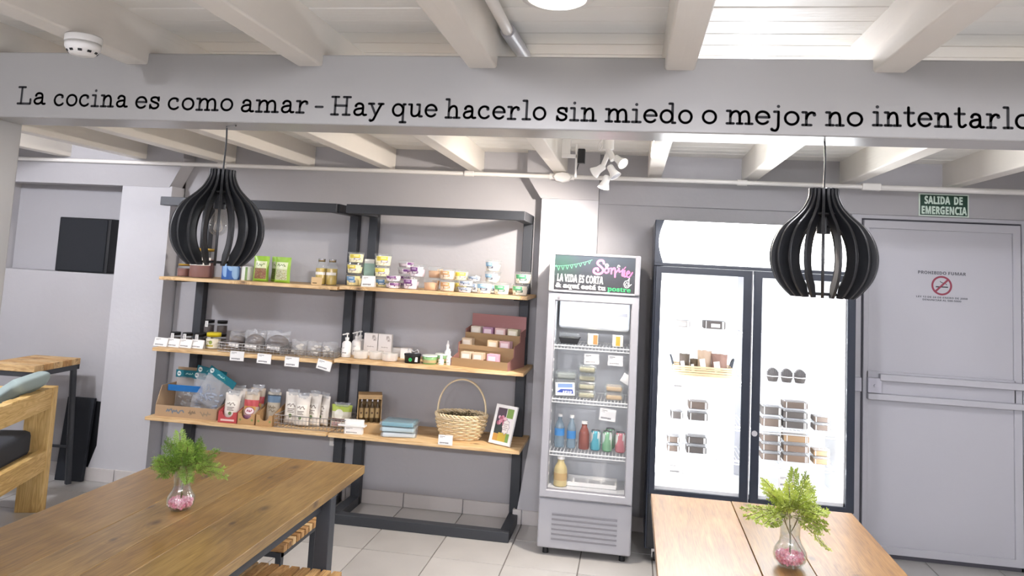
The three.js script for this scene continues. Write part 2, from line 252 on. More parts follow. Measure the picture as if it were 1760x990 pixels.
ceilingLamp(0.44, -3.15, UNSEEN_LAMP_REAR_SIDE, 'unseen round ceiling lamp behind the beam, before the double-door cooler');  // out of view, placed to light the planks over the beam
ceilingLamp(1.61, -3.3, UNSEEN_LAMP_REAR_SIDE * 0.5, 'unseen round ceiling lamp behind the beam, lighting the grey emergency door');  // out of view, placed to brighten the door

{ // cluster of three swivelling spots behind the beam
  const X = -0.16, Z = -4.28, t = thing('spotlight_cluster', 'white ceiling cluster of swivelling spotlights, two of them lit', 'spotlight', [X, CEIL, Z]);
  obj('ceiling_plate', lathe([[0, 0], [0.055, 0], [0.055, -0.012], [0.02, -0.03], [0, -0.03]].reverse(), 24), M.whitePlastic, t);
  obj('arm', [rod([0, -0.02, 0], [0, -0.1, 0], 0.03, 12), rod([0, -0.1, 0], [0.03, -0.16, 0.02], 0.018, 10), rod([0, -0.12, 0], [-0.03, -0.2, 0], 0.014, 8)], M.whitePlastic, t);
  obj('wire', tube([[-0.01, 0, 0.02], [-0.05, -0.07, 0.02], [-0.055, -0.11, 0.02], [-0.04, -0.1, 0.02], [-0.03, -0.06, 0.02]], 0.003, 16, 5), M.whitePlastic, t);
  const head = (p, dir, lit) => {
    const q = new THREE.Quaternion().setFromUnitVectors(V(0, -1, 0), V(...dir).normalize());
    const place = g => g.applyQuaternion(q).translate(...p);
    const h = obj('spot_head', [place(lathe([[0, 0.04], [0.014, 0.04], [0.019, 0.035], [0.021, 0.0], [0.034, -0.034], [0.031, -0.034], [0.018, 0]].reverse(), 20))], M.whitePlastic, t);
    obj('lens', place(lathe([[0, -0.034], [0.02, -0.033], [0.031, -0.03]], 20)), lit ? glow(0xfff4e0, 6) : M.greyDark, h);
  };
  head([0.065, -0.165, 0.03], [0.62, -0.55, 0.55], true);
  head([-0.05, -0.215, 0.0], [-0.75, -0.5, -0.35], false);
  head([0.03, -0.225, 0.015], [0.5, -0.8, 0.2], false);
  head([-0.01, -0.285, 0.0], [-0.25, -0.9, 0.15], true);
  const s = (p, dir, power, ang) => { const l = new THREE.SpotLight(0xfff3e8, power, 0, ang, 0.55); l.position.set(X + p[0], CEIL + p[1], Z + p[2]); l.target.position.set(X + p[0] + dir[0], CEIL + p[1] + dir[1], Z + p[2] + dir[2]); l.castShadow = true; l.shadow.radius = 1.2; scene.add(l, l.target); };
  s([0.09, -0.19, 0.055], [0.62, -0.55, 0.55], SPOT_POWER * 0.4, 1.0);
  s([-0.02, -0.325, 0.005], [-0.75, -0.75, -0.3], SPOT_POWER * 0.35, 1.35);
}

{ // two pendant lamps of black fins
  const prof = [[0.043, 0.325], [0.0435, 0.305], [0.05, 0.285], [0.063, 0.262], [0.088, 0.236], [0.117, 0.21], [0.137, 0.18], [0.148, 0.15], [0.152, 0.118], [0.148, 0.085], [0.135, 0.052], [0.113, 0.022], [0.09, 0.0]];
  const c = new THREE.SplineCurve(prof.map(p => new THREE.Vector2(...p))).getPoints(36);
  const inner = c.map((p, i) => { const a = c[Math.max(0, i - 1)], b = c[Math.min(36, i + 1)], d = b.clone().sub(a).normalize(); return new THREE.Vector2(Math.max(0.012, p.x + d.y * 0.031), p.y - d.x * 0.031 * (p.y > 0.3 || p.y < 0.01 ? 0 : 1)); });
  const shape = new THREE.Shape([...c, ...inner.reverse()]);
  const fin = new THREE.ExtrudeGeometry(shape, { depth: 0.0065, bevelEnabled: true, bevelSize: 0.001, bevelThickness: 0.001, bevelSegments: 1 }).translate(0, 0, -0.00325);
  const bulbGlass = lathe([[0.012, 0.19], [0.015, 0.18], [0.022, 0.165], [0.03, 0.145], [0.0305, 0.13], [0.026, 0.112], [0.014, 0.102], [0, 0.1]], 22);
  const t = thing('pendant_lamp', 'onion-shaped black slatted pendant lamp hanging over the table with the dark green fern', 'pendant lamp', [-1.405, 1.597, -2.43], 0, 'black slatted pendant lamps');
  for (let i = 0; i < 20; i++) { const m = obj('fin', fin, M.blackWood, t); m.rotation.y = i / 20 * Math.PI * 2 - 1.047; }
  const ring = (r0, r1, y) => lathe([[r0, y], [r1, y], [r1, y + 0.007], [r0, y + 0.007], [r0, y]], 36);
  obj('inner_ring', ring(0.012, 0.06, 0.243), M.blackWood, t); obj('inner_ring', ring(0.06, 0.072, 0.006), M.blackWood, t); 
  obj('socket', [cyl(0.02, 0.02, 0.05, 0, 0.19, 0), cyl(0.012, 0.018, 0.02, 0, 0.24, 0), rod([0, 0.21, 0], [0.028, 0.21, 0.01], 0.004)], M.black, t);
  const b = obj('bulb', bulbGlass, M.bulbGlass, t);
  obj('filament', [rod([0, 0.19, 0], [0, 0.15, 0], 0.003), tube([[-0.009, 0.15, 0], [-0.012, 0.12, 0.004], [0, 0.112, 0], [0.012, 0.12, -0.004], [0.009, 0.15, 0]], 0.0008, 18, 4)], mat(0xe8dcc6, 0.4), b);
  obj('cord', tube([[0, 0.24, 0], [0.001, 0.34, 0], [0.003, 0.42, 0], [0, 0.478, 0]], 0.0028, 14, 6), M.black, t);
  obj('ceiling_hook', [tube([[0, 0.474, 0], [0.02, 0.478, 0.01], [0.05, 0.476, 0.03]], 0.003, 10, 5)], M.wire, t);
  copyOf(t, 'onion-shaped black slatted pendant lamp hanging in front of the double-door cooler', [0.563, 1.602, -2.43], -0.751);
}
{ // smoke detector on a joist
  const t = thing('smoke_detector', 'round white smoke detector under a ceiling joist', 'smoke detector', [-1.665, JB, -2.03]);
  obj('base', lathe([[0, 0], [0.05, 0], [0.052, -0.004], [0.052, -0.02], [0.05, -0.022], [0, -0.022]].reverse(), 32), M.whitePlastic, t);
  obj('cover', lathe([[0, -0.022], [0.05, -0.022], [0.05, -0.036], [0.045, -0.044], [0.034, -0.058], [0, -0.06]].reverse(), 32), M.whitePlastic, t);
  for (let i = 0; i < 10; i++) { const a = i / 10 * 6.283 + 0.5; const m = obj('vent_slot', box(0.011, 0.007, 0.003), M.black, t); m.position.set(Math.sin(a) * 0.0405, -0.05, Math.cos(a) * 0.0405); m.rotation.set(0, a, 0); m.rotateX(0.6); }
}
{ // pipes
  const t = thing('conduit_pipe', 'long white conduit pipe along the top of the back wall', 'pipe', [0, 2.24, -4.965]);
  obj('pipe', [rod([-4.66, 0, 0], [-0.55, 0, 0], 0.014, 12), rod([-0.4, 0, 0.004], [1.38, 0, 0.004], 0.014, 12), rod([1.47, -0.002, 0.004], [2.94, -0.002, 0.004], 0.017, 12)], M.whitePaint, t);
  for (const x of [-2.88, -1.1, 0.66]) obj('coupler', rod([x - 0.03, 0, 0.002], [x + 0.03, 0, 0.002], 0.019, 14), M.whitePaint, t);
  obj('coupler', lim(1.37, 1.48, -0.022, 0.022, -0.016, 0.026, 0.006), M.whitePaint, t);
  obj('junction_box', [lathe([[0, 0.03], [0.045, 0.03], [0.056, 0.022], [0.056, -0.015], [0, -0.015]].reverse(), 8).rotateX(Math.PI / 2).scale(1.1, 0.62, 1).translate(-0.475, -0.005, 0.012), rod([-0.56, 0, 0], [-0.4, 0, 0.004], 0.02, 12)], M.whitePlastic, t);
  const u = thing('conduit_pipe', 'short white conduit pipe along a ceiling joist above the lettering', 'pipe', [-0.418, 2.385, 0]);
  obj('pipe', rod([0, -0.01, 0.6], [0, 0, -2.36], 0.017, 12), M.whitePaint, u);
  obj('pipe', rod([0.01, 0, -2.56], [0.02, 0.012, -3.2], 0.015, 12), M.whitePaint, u);
  obj('coupler', rod([0, 0, -2.32], [0.01, 0.004, -2.62], 0.024, 14), M.grey, u);
  const w = thing('power_socket', 'black plug adapter in a white socket on a joist behind the beam', 'socket', [-0.43, 2.3, -4.36]);
  obj('bracket', [lim(0, 0.05, -0.0, 0.1, -0.03, 0.0, 0.003), lim(0.08, 0.09, -0.13, 0.06, -0.02, 0.0, 0.002), lim(0.0, 0.09, -0.02, 0.0, -0.02, 0.0, 0.002)], M.whitePlastic, w);
  obj('plug', lim(0.094, 0.135, -0.05, 0.035, -0.04, 0.0, 0.004), M.black, w);
  obj('plug_wire', tube([[0.1, -0.05, -0.02], [0.09, -0.09, -0.02], [0.085, -0.12, -0.02]], 0.003, 8, 5), M.black, w);
  const k = obj('cable', tube([[-1.74, 2.318, -2.42], [-1.6, 2.318, -2.41], [-1.45, 2.318, -2.43], [-1.3, 2.317, -2.4], [-1.16, 2.318, -2.42]], 0.004, 24, 6), M.greyDark);
  tag(k, 'thin grey cable lying along the top of the lettered beam', 'cable');
}
// ================================================================ emergency door, signs
{
  const d = struct('door_1'), Z = ZB;
  obj('door_frame', frame(1.36, 2.4, -0.05, 2.084, Z, Z + 0.02, 0.06, 0.055, 0.024, 0.04), M.door, d);
  obj('shadow_gap', [lim(1.42, 1.43, 0, 2.055, Z, Z + 0.004), lim(2.335, 2.345, 0, 2.055, Z, Z + 0.004), lim(1.42, 2.345, 2.05, 2.06, Z, Z + 0.004), lim(1.42, 2.345, 0, 0.03, Z, Z + 0.004)], M.doorDark, d);
  obj('door_panel', [lim(1.43, 2.335, 0.03, 2.05, Z, Z + 0.022, 0.002)], M.door, d);
  obj('raised_edge', frame(1.431, 2.334, 0.031, 2.049, Z + 0.018, Z + 0.034, 0.03, 0.045, 0.05, 0.045), M.door, d);
  obj('push_bar', lim(1.52, 2.33, 1.062, 1.102, Z + 0.03, Z + 0.075, 0.005), M.door, d);
  obj('push_bar', lim(1.45, 2.33, 0.945, 0.982, Z + 0.03, Z + 0.075, 0.005), M.door, d);
  obj('bar_backing', lim(1.45, 2.3, 0.94, 1.115, Z + 0.015, Z + 0.034, 0.003), M.door, d);
  obj('lock_plate', [lim(1.45, 1.53, 0.985, 1.075, Z + 0.03, Z + 0.07, 0.004), lim(1.375, 1.42, 0.985, 1.07, Z + 0.015, Z + 0.05, 0.004), cyl(0.008, 0.008, 0.012, 0, 0, 0).rotateX(Math.PI / 2).translate(1.49, 1.03, Z + 0.07)], mat(0xbdbcc6, 0.35), d);
  const s = thing('exit_sign', 'dark green emergency exit sign with pale letters above the grey door', 'sign', [1.902, 2.16, ZB + 0.0125]);
  obj('sign_plate', lim(-0.146, 0.146, -0.071, 0.071, 0, 0.006, 0.001), mat(0xdfeee2, 0.5), s);
  const et = tex(640, 310, (g, w, h) => {
    g.fillStyle = '#dcebdf'; g.fillRect(0, 0, w, h); g.fillStyle = '#17402f'; g.fillRect(16, 14, w - 32, h - 28);
    g.fillStyle = '#d9ecdf'; g.textBaseline = 'alphabetic'; g.font = 'bold 128px sans-serif'; g.lineWidth = 7; g.strokeStyle = '#d9ecdf'; g.lineJoin = 'round';
    const put = (s, x, y, tw) => { const m = g.measureText(s).width; g.save(); g.translate(x, y); g.scale(tw / m, 1.12); g.fillText(s, 0, 0); g.strokeText(s, 0, 0); g.restore(); };
    put('SALIDA', 70, 138, 330); put('DE', 445, 138, 120); put('EMERGENCIA', 28, 278, 584);
  });
  obj('sign_print', quad(0.29, 0.14, 0, 0, 0.0066), mat(0xffffff, 0.45, { map: et }), s);
  const nt = tex(700, 420, (g, w, h) => {
    g.clearRect(0, 0, w, h); g.textAlign = 'center'; g.fillStyle = '#4a4a52';
    const put = (s, y, size, tw) => { g.font = `bold ${size}px sans-serif`; const m = g.measureText(s).width; g.save(); g.translate(w / 2, y); g.scale(tw / m, 1); g.fillText(s, 0, 0); g.restore(); };
    put('PROHIBIDO FUMAR', 52, 58, 610); put('LEY 13 DE 24 DE ENERO DE 2008', 372, 32, 650); put('DENUNCIAR AL 500-5000', 410, 32, 490);
    g.strokeStyle = '#26262a'; g.lineWidth = 15; g.beginPath(); g.moveTo(275, 218); g.lineTo(430, 218); g.stroke(); g.lineWidth = 8; g.beginPath(); g.moveTo(330, 140); g.bezierCurveTo(345, 175, 395, 150, 415, 190); g.stroke();
    g.strokeStyle = '#8e3a4c'; g.lineWidth = 25; g.beginPath(); g.arc(350, 200, 118, 0, 7); g.moveTo(268, 284); g.lineTo(432, 116); g.stroke();
  });
  const n = obj('no_smoking_notice', quad(0.32, 0.192, 0, 0, 0), mat(0xffffff, 0.5, { map: nt, transparent: true }));
  n.position.set(1.888, 1.656, ZB + 0.0235); n.castShadow = false; tag(n, 'no smoking notice with a red barred circle on the grey door', 'sign');
}
// ================================================================ shelving units
function shelving(label, px, barX0, barX1, bx0, bx1, ys, seed) {
  const t = thing('shelving_unit', label, 'shelf', [0, 0, 0], 0), W = 0.062, zb = -5.1, zf = -4.72;
  for (const x of px) { obj('post', lim(x - W / 2, x + W / 2, 0, 1.985, zb - W / 2, zb + W / 2, 0.004), M.blackMetal, t); obj('top_arm', lim(x - W / 2, x + W / 2, 1.925, 1.985, zb, zf, 0.004), M.blackMetal, t); obj('floor_arm', lim(x - W / 2, x + W / 2, 0, 0.06, zb, zf, 0.004), M.blackMetal, t); }
  obj('top_bar', lim(barX0, barX1, 1.926, 1.984, zf - W / 2, zf + W / 2, 0.004), M.blackMetal, t);
  obj('floor_bar', lim(px[0] - W / 2, px[1] + W / 2, 0, 0.06, zf - W / 2, zf + W / 2, 0.004), M.blackMetal, t);
  ys.forEach((y, k) => { obj('shelf_board', lim(bx0, bx1, y - 0.022, y, -5.14, -4.702 + (k === 2 ? 0.01 : 0), 0.003, 0, seed * 0.31 + k * 0.43, k * 0.1), M.pine, t); for (const x of px) obj('bracket', lim(x - 0.03, x + 0.03, y - 0.034, y - 0.022, -5.09, -4.8, 0.002), M.blackMetal, t); });
  return t;
}
const SL = [1.452, 0.985, 0.54], SR = [1.46, 0.998, 0.538];
shelving('black steel shelving unit with pine boards behind the pendant lamp, packed with jars and bags', [-3.03, -1.92], -3.145, -1.9, -3.11, -1.862, SL, 1);
shelving('black steel shelving unit beside the grey glass-door fridge, with a wicker basket', [-1.78, -0.702], -1.835, -0.672, -1.848, -0.632, SR, 2);

// ================================================================ grey single-door fridge
{
  const t = thing('display_fridge', 'narrow light grey glass-door fridge under a chalkboard style sign', 'fridge', [-0.222, 0, -4.58]);
  const W = 0.532, h = W / 2, D = 0.44, y0 = 0.04;
  obj('cabinet', [lim(-h, -h + 0.03, y0, 1.735, -D, 0, 0.005), lim(h - 0.03, h, y0, 1.735, -D, 0, 0.005), lim(-h + 0.02, h - 0.02, y0, 1.735, -D, -D + 0.03), lim(-h + 0.02, h - 0.02, 1.49, 1.735, -D, -0.02), lim(-h + 0.02, h - 0.02, y0, 0.335, -D, -0.02)], M.grey, t);
  obj('liner', [lim(-h + 0.03, h - 0.03, 0.335, 1.49, -D + 0.03, -D + 0.035), lim(-h + 0.03, -h + 0.034, 0.335, 1.49, -D + 0.03, -0.03), lim(h - 0.034, h - 0.03, 0.335, 1.49, -D + 0.03, -0.03), lim(-h + 0.03, h - 0.03, 0.33, 0.345, -D + 0.03, -0.03), lim(-h + 0.03, h - 0.03, 1.48, 1.49, -D + 0.03, -0.03)], M.fridgeLiner, t);
  const g = obj('lower_panel', lim(-h - 0.002, h + 0.002, 0.04, 0.318, -0.03, 0.012, 0.012), M.grey, t);
  for (let i = 0; i < 6; i++) obj('vent_slot', [lim(-0.187, 0.187, 0.225 - i * 0.027, 0.233 - i * 0.027, 0.0125, 0.0135), lim(-0.187, 0.187, 0.233 - i * 0.027, 0.238 - i * 0.027, 0.0125, 0.016, 0.001)], i % 2 ? M.greyDark : M.greyDark, g);
  for (const x of [-0.22, 0.22]) for (const z of [-0.04, -0.4]) obj('foot', cyl(0.018, 0.016, 0.04, x, 0, z, 14), M.black, t);
  const d = obj('door', frame(-h, h, 0.33, 1.5, 0.001, 0.034, 0.042, 0.042, 0.044, 0.042, 0.004), M.grey, t);
  obj('glass_pane', quad(W - 0.08, 1.09, 0, 0.913, 0.022), M.glass, d);
  obj('gasket', frame(-h + 0.039, h - 0.039, 0.369, 1.459, 0.003, 0.02, 0.007, 0.007, 0.007, 0.007, 0.001), M.greyDark, d);
  obj('door_lock', cyl(0.008, 0.008, 0.004, 0, 0, 0, 14).rotateX(Math.PI / 2).translate(-0.2, 1.478, 0.034), M.greyDark, d);
  // header
  obj('header_side', lim(-h, -h + 0.03, 1.508, 1.74, -0.02, 0.045, 0.008), M.whitePlastic, t); obj('header_side', lim(h - 0.03, h, 1.508, 1.74, -0.02, 0.045, 0.008), M.grey, t);
  obj('header_rail', [lim(-h + 0.02, h - 0.02, 1.725, 1.738, -0.02, 0.04, 0.003), lim(-h + 0.02, h - 0.02, 1.506, 1.518, -0.02, 0.04, 0.003)], M.grey, t);
  const st = tex(1200, 530, (c, w, hh) => {
    c.fillStyle = '#25282d'; c.fillRect(0, 0, w, hh);
    const gr = c.createRadialGradient(120, 150, 10, 120, 150, 320); gr.addColorStop(0, 'rgba(20,90,45,.75)'); gr.addColorStop(1, 'rgba(20,90,45,0)'); c.fillStyle = gr; c.fillRect(0, 0, 500, 400);
    const g2 = c.createLinearGradient(0, 0, 0, hh); g2.addColorStop(0, 'rgba(40,60,75,.4)'); g2.addColorStop(1, 'rgba(30,22,20,.5)'); c.fillStyle = g2; c.fillRect(0, 0, w, hh);
    c.strokeStyle = '#5fc183'; c.lineWidth = 5; c.lineJoin = c.lineCap = 'round'; c.beginPath(); const F = (u) => [15 + 545 * u, 172 - 22 * u - 95 * u * u]; for (let i = 0; i <= 20; i++) { const p = F(i / 20); i ? c.lineTo(...p) : c.moveTo(...p); } c.stroke();
    for (let i = 0; i < 8; i++) { const a = F(0.04 + i * 0.12), b = F(0.12 + i * 0.12); c.beginPath(); c.moveTo(...a); c.lineTo((a[0] + b[0]) / 2 + 3, (a[1] + b[1]) / 2 + 66 - i * 3); c.lineTo(...b); c.stroke(); }
    c.beginPath(); c.moveTo(4, 172); c.lineTo(26, 156); c.lineTo(26, 190); c.closePath(); c.fillStyle = '#5fc183'; c.fill();
    const put = (s, x, y, font, col, tw, sy = 1, lw = 0) => { c.font = font; const m = c.measureText(s).width; c.save(); c.translate(x, y); c.rotate(0.018); c.scale(tw / m, sy); c.fillStyle = c.strokeStyle = col; c.fillText(s, 0, 0); if (lw) { c.lineWidth = lw; c.strokeText(s, 0, 0); } c.restore(); };
    put('LA VIDA ES CORTA', 42, 398, 'bold 108px sans-serif', '#fbfaf5', 690, 1.42, 2);
    put('& aquí está tu', 24, 488, 'bold 88px serif', '#fbfaf5', 750, 1, 5); put('postre', 800, 504, 'bold 88px serif', '#2c9d5a', 345, 1, 4);
    // the pink word, brushed
    const brush = (pts, lw, col = '#e0679c') => { c.strokeStyle = col; c.lineWidth = lw; c.beginPath(); new THREE.SplineCurve(pts.map(p => new THREE.Vector2(p[0], p[1]))).getPoints(60).forEach((p, i) => i ? c.lineTo(p.x, p.y) : c.moveTo(p.x, p.y)); c.stroke(); };
    const S = [[735, 100], [720, 62], [665, 62], [640, 105], [690, 150], [728, 195], [705, 245], [640, 262], [590, 235], [600, 190], [645, 180], [652, 210]];
    brush(S, 34); brush([[770, 165], [748, 205], [770, 238], [806, 220], [806, 180], [776, 162]], 26); brush([[806, 180], [838, 165], [850, 175]], 16);
    brush([[852, 168], [850, 246]], 24); brush([[852, 200], [884, 164], [905, 182], [906, 292]], 26); brush([[906, 240], [945, 190], [962, 160]], 20); brush([[962, 160], [968, 214], [1002, 196]], 22); brush([[1020, 176], [1012, 262], [1040, 262]], 26); brush([[1046, 190], [1040, 272], [1066, 276]], 24); brush([[1040, 160], [1056, 140]], 14); brush([[1086, 240], [1118, 220], [1100, 196], [1076, 226], [1084, 276], [1118, 280], [1160, 216]], 22);
    brush([[770, 150], [760, 120], [785, 108], [800, 130], [782, 148]], 17, '#f6e6ee'); brush([[940, 150], [950, 118], [972, 132]], 13, '#f6e6ee'); brush([[600, 245], [640, 272], [690, 262]], 9, '#f8d3e2');
    // small white pear-like flourish
    brush([[1120, 300], [1092, 340], [1060, 350], [1042, 390], [1062, 436], [1100, 440], [1132, 408], [1150, 392]], 11, '#e9ecee'); brush([[1120, 300], [1112, 360], [1118, 400], [1080, 420], [1066, 388], [1088, 364], [1100, 396]], 9, '#e9ecee');
  });
  obj('header_sign', quad(W - 0.06, 0.207, 0, 1.6215, 0.036), mat(0xffffff, 0.25, { map: st, clearcoat: 0.6, clearcoatRoughness: 0.15 }), t);
  obj('header_body', lim(-h + 0.03, h - 0.03, 1.515, 1.73, -0.02, 0.034), M.black, t);
  // inside
  obj('evaporator_cover', [lim(-0.215, 0.215, 1.28, 1.48, -D + 0.035, -0.17, 0.02)], M.fridgeLiner, t);
  obj('lamp_cover', new THREE.SphereGeometry(0.07, 20, 10).scale(1, 0.36, 0.5).translate(0, 1.345, -0.165), glow(0xffffff, 2.2), t);
  obj('control_label', lim(0.145, 0.2, 1.37, 1.39, -0.171, -0.168), M.greyDark, t);
  for (const y of [1.19, 0.876, 0.57]) { const g = [rod([-0.225, y - 0.003, -0.055], [0.225, y - 0.003, -0.055], 0.004, 6), rod([-0.225, y - 0.022, -0.055], [0.225, y - 0.022, -0.055], 0.003, 6), rod([-0.225, y - 0.003, -0.385], [0.225, y - 0.003, -0.385], 0.004, 6)]; for (let i = 0; i <= 22; i++) g.push(rod([-0.225 + i * 0.45 / 22, y - 0.002, -0.39], [-0.225 + i * 0.45 / 22, y - 0.002, -0.055], 0.0018, 4), rod([-0.225 + i * 0.45 / 22, y - 0.022, -0.055], [-0.225 + i * 0.45 / 22, y - 0.002, -0.055], 0.0016, 4)); obj('wire_shelf', g, M.whiteWire, t); }
  const bk = []; for (const x of [-0.228, 0.228]) for (let i = 0; i < 17; i++) bk.push(rbox(0.012, 0.016, 0.02, x, 0.44 + i * 0.06, -0.055, 0.004)); obj('shelf_clips', bk, M.whitePlastic, t);
  obj('unseen_lamp_strip', lim(-0.18, 0.18, 1.466, 1.478, -0.06, -0.04), glow(0xffffff, 3), t);  // unseen behind the door top, placed to brighten the evaporator cover
  const l = new THREE.RectAreaLight(0xf8fbff, UNSEEN_FRIDGE_LAMP, 0.36, 0.02); l.position.set(-0.222, 1.46, -4.635); l.lookAt(-0.222, 0.9, -4.95); scene.add(l);
}
// ================================================================ black double-door cooler
{
  const t = thing('double_door_cooler', 'tall black double-door cooler with a glowing white header and bright interior', 'fridge', [0.685, 0, -4.62]);
  const h = 0.563, D = 0.5, T = 0.04;
  obj('cabinet', [lim(-h, -h + T, 0.08, 1.962, -D, 0, 0.006), lim(h - T, h, 0.08, 1.962, -D, 0, 0.006), lim(-h + 0.02, h - 0.02, 0.08, 1.962, -D, -D + T), lim(-h + 0.02, h - 0.02, 1.69, 1.962, -D, -0.03), lim(-h + 0.02, h - 0.02, 0.08, 0.4, -D, -0.01)], M.blackGloss, t);
  obj('base_panel', lim(-h + 0.01, h - 0.01, 0.09, 0.39, -0.01, 0.012, 0.005), M.black, t);
  const li = [lim(-h + T, h - T, 0.4, 1.69, -D + T, -D + T + 0.006), lim(-h + T, -h + T + 0.006, 0.4, 1.69, -D + T, -0.03), lim(h - T - 0.006, h - T, 0.4, 1.69, -D + T, -0.03), lim(-h + T, h - T, 0.39, 0.425, -D + T, -0.03), lim(-h + T, h - T, 1.665, 1.69, -D + T, -0.03)]; obj('liner', li, M.liner, t);
  for (const x of [-0.5, 0.5]) for (const z of [-0.06, -0.44]) { const c = obj('caster', cyl(0.028, 0.028, 0.024, 0, -0.012, 0, 16).rotateZ(Math.PI / 2).translate(x, 0.028, z), M.black, t); obj('caster_fork', [lim(x - 0.022, x + 0.022, 0.052, 0.082, z - 0.02, z + 0.02, 0.003), lim(x - 0.02, x - 0.014, 0.02, 0.06, z - 0.012, z + 0.012), lim(x + 0.014, x + 0.02, 0.02, 0.06, z - 0.012, z + 0.012)], M.chrome, c); }
  // light box with rounded ends, slightly bowed outwards
  { const sh = [], x0 = -0.536, x1 = 0.545, yb = 1.713, yt = 1.955; for (let i = 0; i <= 8; i++) { const a = i / 8; sh.push([x0 + 0.028 * (1 - Math.sin(a * Math.PI)), yb + (yt - yb) * a]); } for (let i = 8; i >= 0; i--) { const a = i / 8; sh.push([x1 - 0.028 * (1 - Math.sin(a * Math.PI)), yb + (yt - yb) * a]); }
    obj('header_light_panel', ext(sh, 0.03, -0.012, 0.003), glow(0xffffff, HEADER_GLOW), t);
    obj('header_trim', [lim(-h, h, 1.69, 1.708, -0.01, 0.018, 0.003), lim(-h, -0.512, 1.7, 1.962, -0.03, 0.004, 0.004), lim(0.525, h, 1.7, 1.962, -0.03, 0.004, 0.004)], M.blackGloss, t);
    const l = new THREE.RectAreaLight(0xf6faff, HEADER_LIGHT, 1.04, 0.22); l.position.set(0.685, 1.834, -4.594); l.lookAt(0.685, 1.834, 0); scene.add(l); }
  const door = (x0, x1, g0, g1, hinge) => {
    const d = obj('door', frame(x0, x1, 0.392, 1.688, 0.013, 0.03, g0 - x0, x1 - g1, 0.038, 0.028, 0.003), M.blackGloss, t);
    obj('glass_pane', quad(g1 - g0, 1.24, (g0 + g1) / 2, 1.035, 0.016), M.glass, d);
    return d;
  };
  const d1 = door(-0.552, -0.004, -0.518, -0.052), d2 = door(0.004, 0.559, 0.052, 0.516);
  obj('door_edge', lim(-0.007, -0.002, 0.392, 1.688, 0.024, 0.034, 0.001), M.greyDark, d1);
  obj('door_lock', cyl(0.016, 0.016, 0.006, 0, 0, 0, 18).rotateX(Math.PI / 2).translate(0.024, 0.777, 0.03), M.chrome, d2);
  for (const y of [1.33, 1.045, 0.79, 0.6]) for (const [a, b] of [[-0.5, -0.01], [0.01, 0.5]]) { const g = [rod([a, y - 0.004, -0.06], [b, y - 0.004, -0.06], 0.005, 6), rod([a, y - 0.022, -0.06], [b, y - 0.022, -0.06], 0.003, 6), rod([a, y - 0.004, -0.44], [b, y - 0.004, -0.44], 0.005, 6)]; for (let i = 0; i <= 22; i++) g.push(rod([a + (b - a) * i / 22, y - 0.002, -0.44], [a + (b - a) * i / 22, y - 0.002, -0.06], 0.002, 4)); obj('wire_shelf', g, M.whiteWire, t); }
  for (const x of [-0.514, 0.514, 0]) obj('led_strip', lim(x - 0.006, x + 0.006, 0.5, 1.6, -0.045, -0.035), glow(0xffffff, 6), t);
  obj('shelf_upright', [lim(-0.02, 0.02, 0.43, 1.66, -D + T + 0.006, -D + T + 0.018), lim(-0.02, 0.0, 0.43, 1.66, -0.07, -0.05)], M.grey, t);
  for (const [x, tx] of [[-0.49, 0.0], [0.49, 0.0], [-0.02, -0.5], [0.02, 0.5]]) { const l = new THREE.RectAreaLight(0xf4f9ff, COOLER_STRIP, 0.012, 1.1); l.position.set(0.685 + x, 1.05, -4.665); l.lookAt(0.685 + (x + tx) / 2, 1.05, -5.06); scene.add(l); }
}
// ================================================================ tables and stools
function table(label, x0, x1, z0, z1, seams, legs, mats, turn) {
  const t = thing('dining_table', label, 'table', [0, 0, 0]), y = 0.75, th = 0.034, b = [x0, ...seams, x1];
  for (let i = 0; i + 1 < b.length; i++) obj('plank', lim(b[i] + 0.0012, b[i + 1] - 0.0012, y - th, y + (i % 2) * 0.0008, z1, z0, 0.0025, 2, i * 0.77 + x0, i * 0.29), M.oak[mats[i]], t);
  obj('apron', [lim(x0 + 0.09, x1 - 0.03, y - th - 0.05, y - th, z1 + 0.32, z1 + 0.36), lim(x1 - 0.075, x1 - 0.035, y - th - 0.05, y - th, z1 + 0.32, z0 - 0.3)], M.blackMetal, t);
  for (const [lx, lz] of legs) obj('leg', lim(lx - 0.028, lx + 0.028, 0, y - th, lz - 0.028, lz + 0.028, 0.003), M.blackMetal, t);
  return t;
}
table('long brown plank table with slatted stools tucked under its edge', -1.925, -1.115, -1.35, -3.29, [-1.628, -1.455, -1.335], [[-1.142, -2.94], [-1.87, -2.94], [-1.142, -1.6], [-1.87, -1.6]], [1, 0, 1, 0]);
table('brown plank table in front of the double-door cooler, reflecting its light', 0.105, 0.885, -1.5, -3.292, [0.424, 0.592], [[0.16, -2.94], [0.83, -2.94], [0.16, -1.7], [0.83, -1.7]], [2, 1, 2]);
function stool(label, x, z, turn) {
  const t = thing('slatted_stool', label, 'stool', [x, 0, z], turn), n = 9, W = 0.38, p = W / n, r = rng(x * 100 | 0);
  for (let i = 0; i < n; i++) obj('slat', rbox(0.36, 0.028, p - 0.009, 0, 0.4445, -W / 2 + (i + 0.5) * p, 0.002, 0, i * 0.23, i * 0.07), M.slat[Math.floor(r() * 3)], t);
  obj('seat_frame', [lim(-0.17, 0.17, 0.408, 0.43, -W / 2 + 0.005, -W / 2 + 0.03), lim(-0.17, 0.17, 0.408, 0.43, W / 2 - 0.03, W / 2 - 0.005), lim(-0.17, -0.145, 0.408, 0.43, -W / 2, W / 2), lim(0.145, 0.17, 0.408, 0.43, -W / 2, W / 2)], M.blackMetal, t);
  for (const a of [-1, 1]) for (const b of [-1, 1]) obj('leg', lim(a * 0.157 - 0.0125, a * 0.157 + 0.0125, 0, 0.43, b * 0.172 - 0.0125, b * 0.172 + 0.0125), M.blackMetal, t);
}
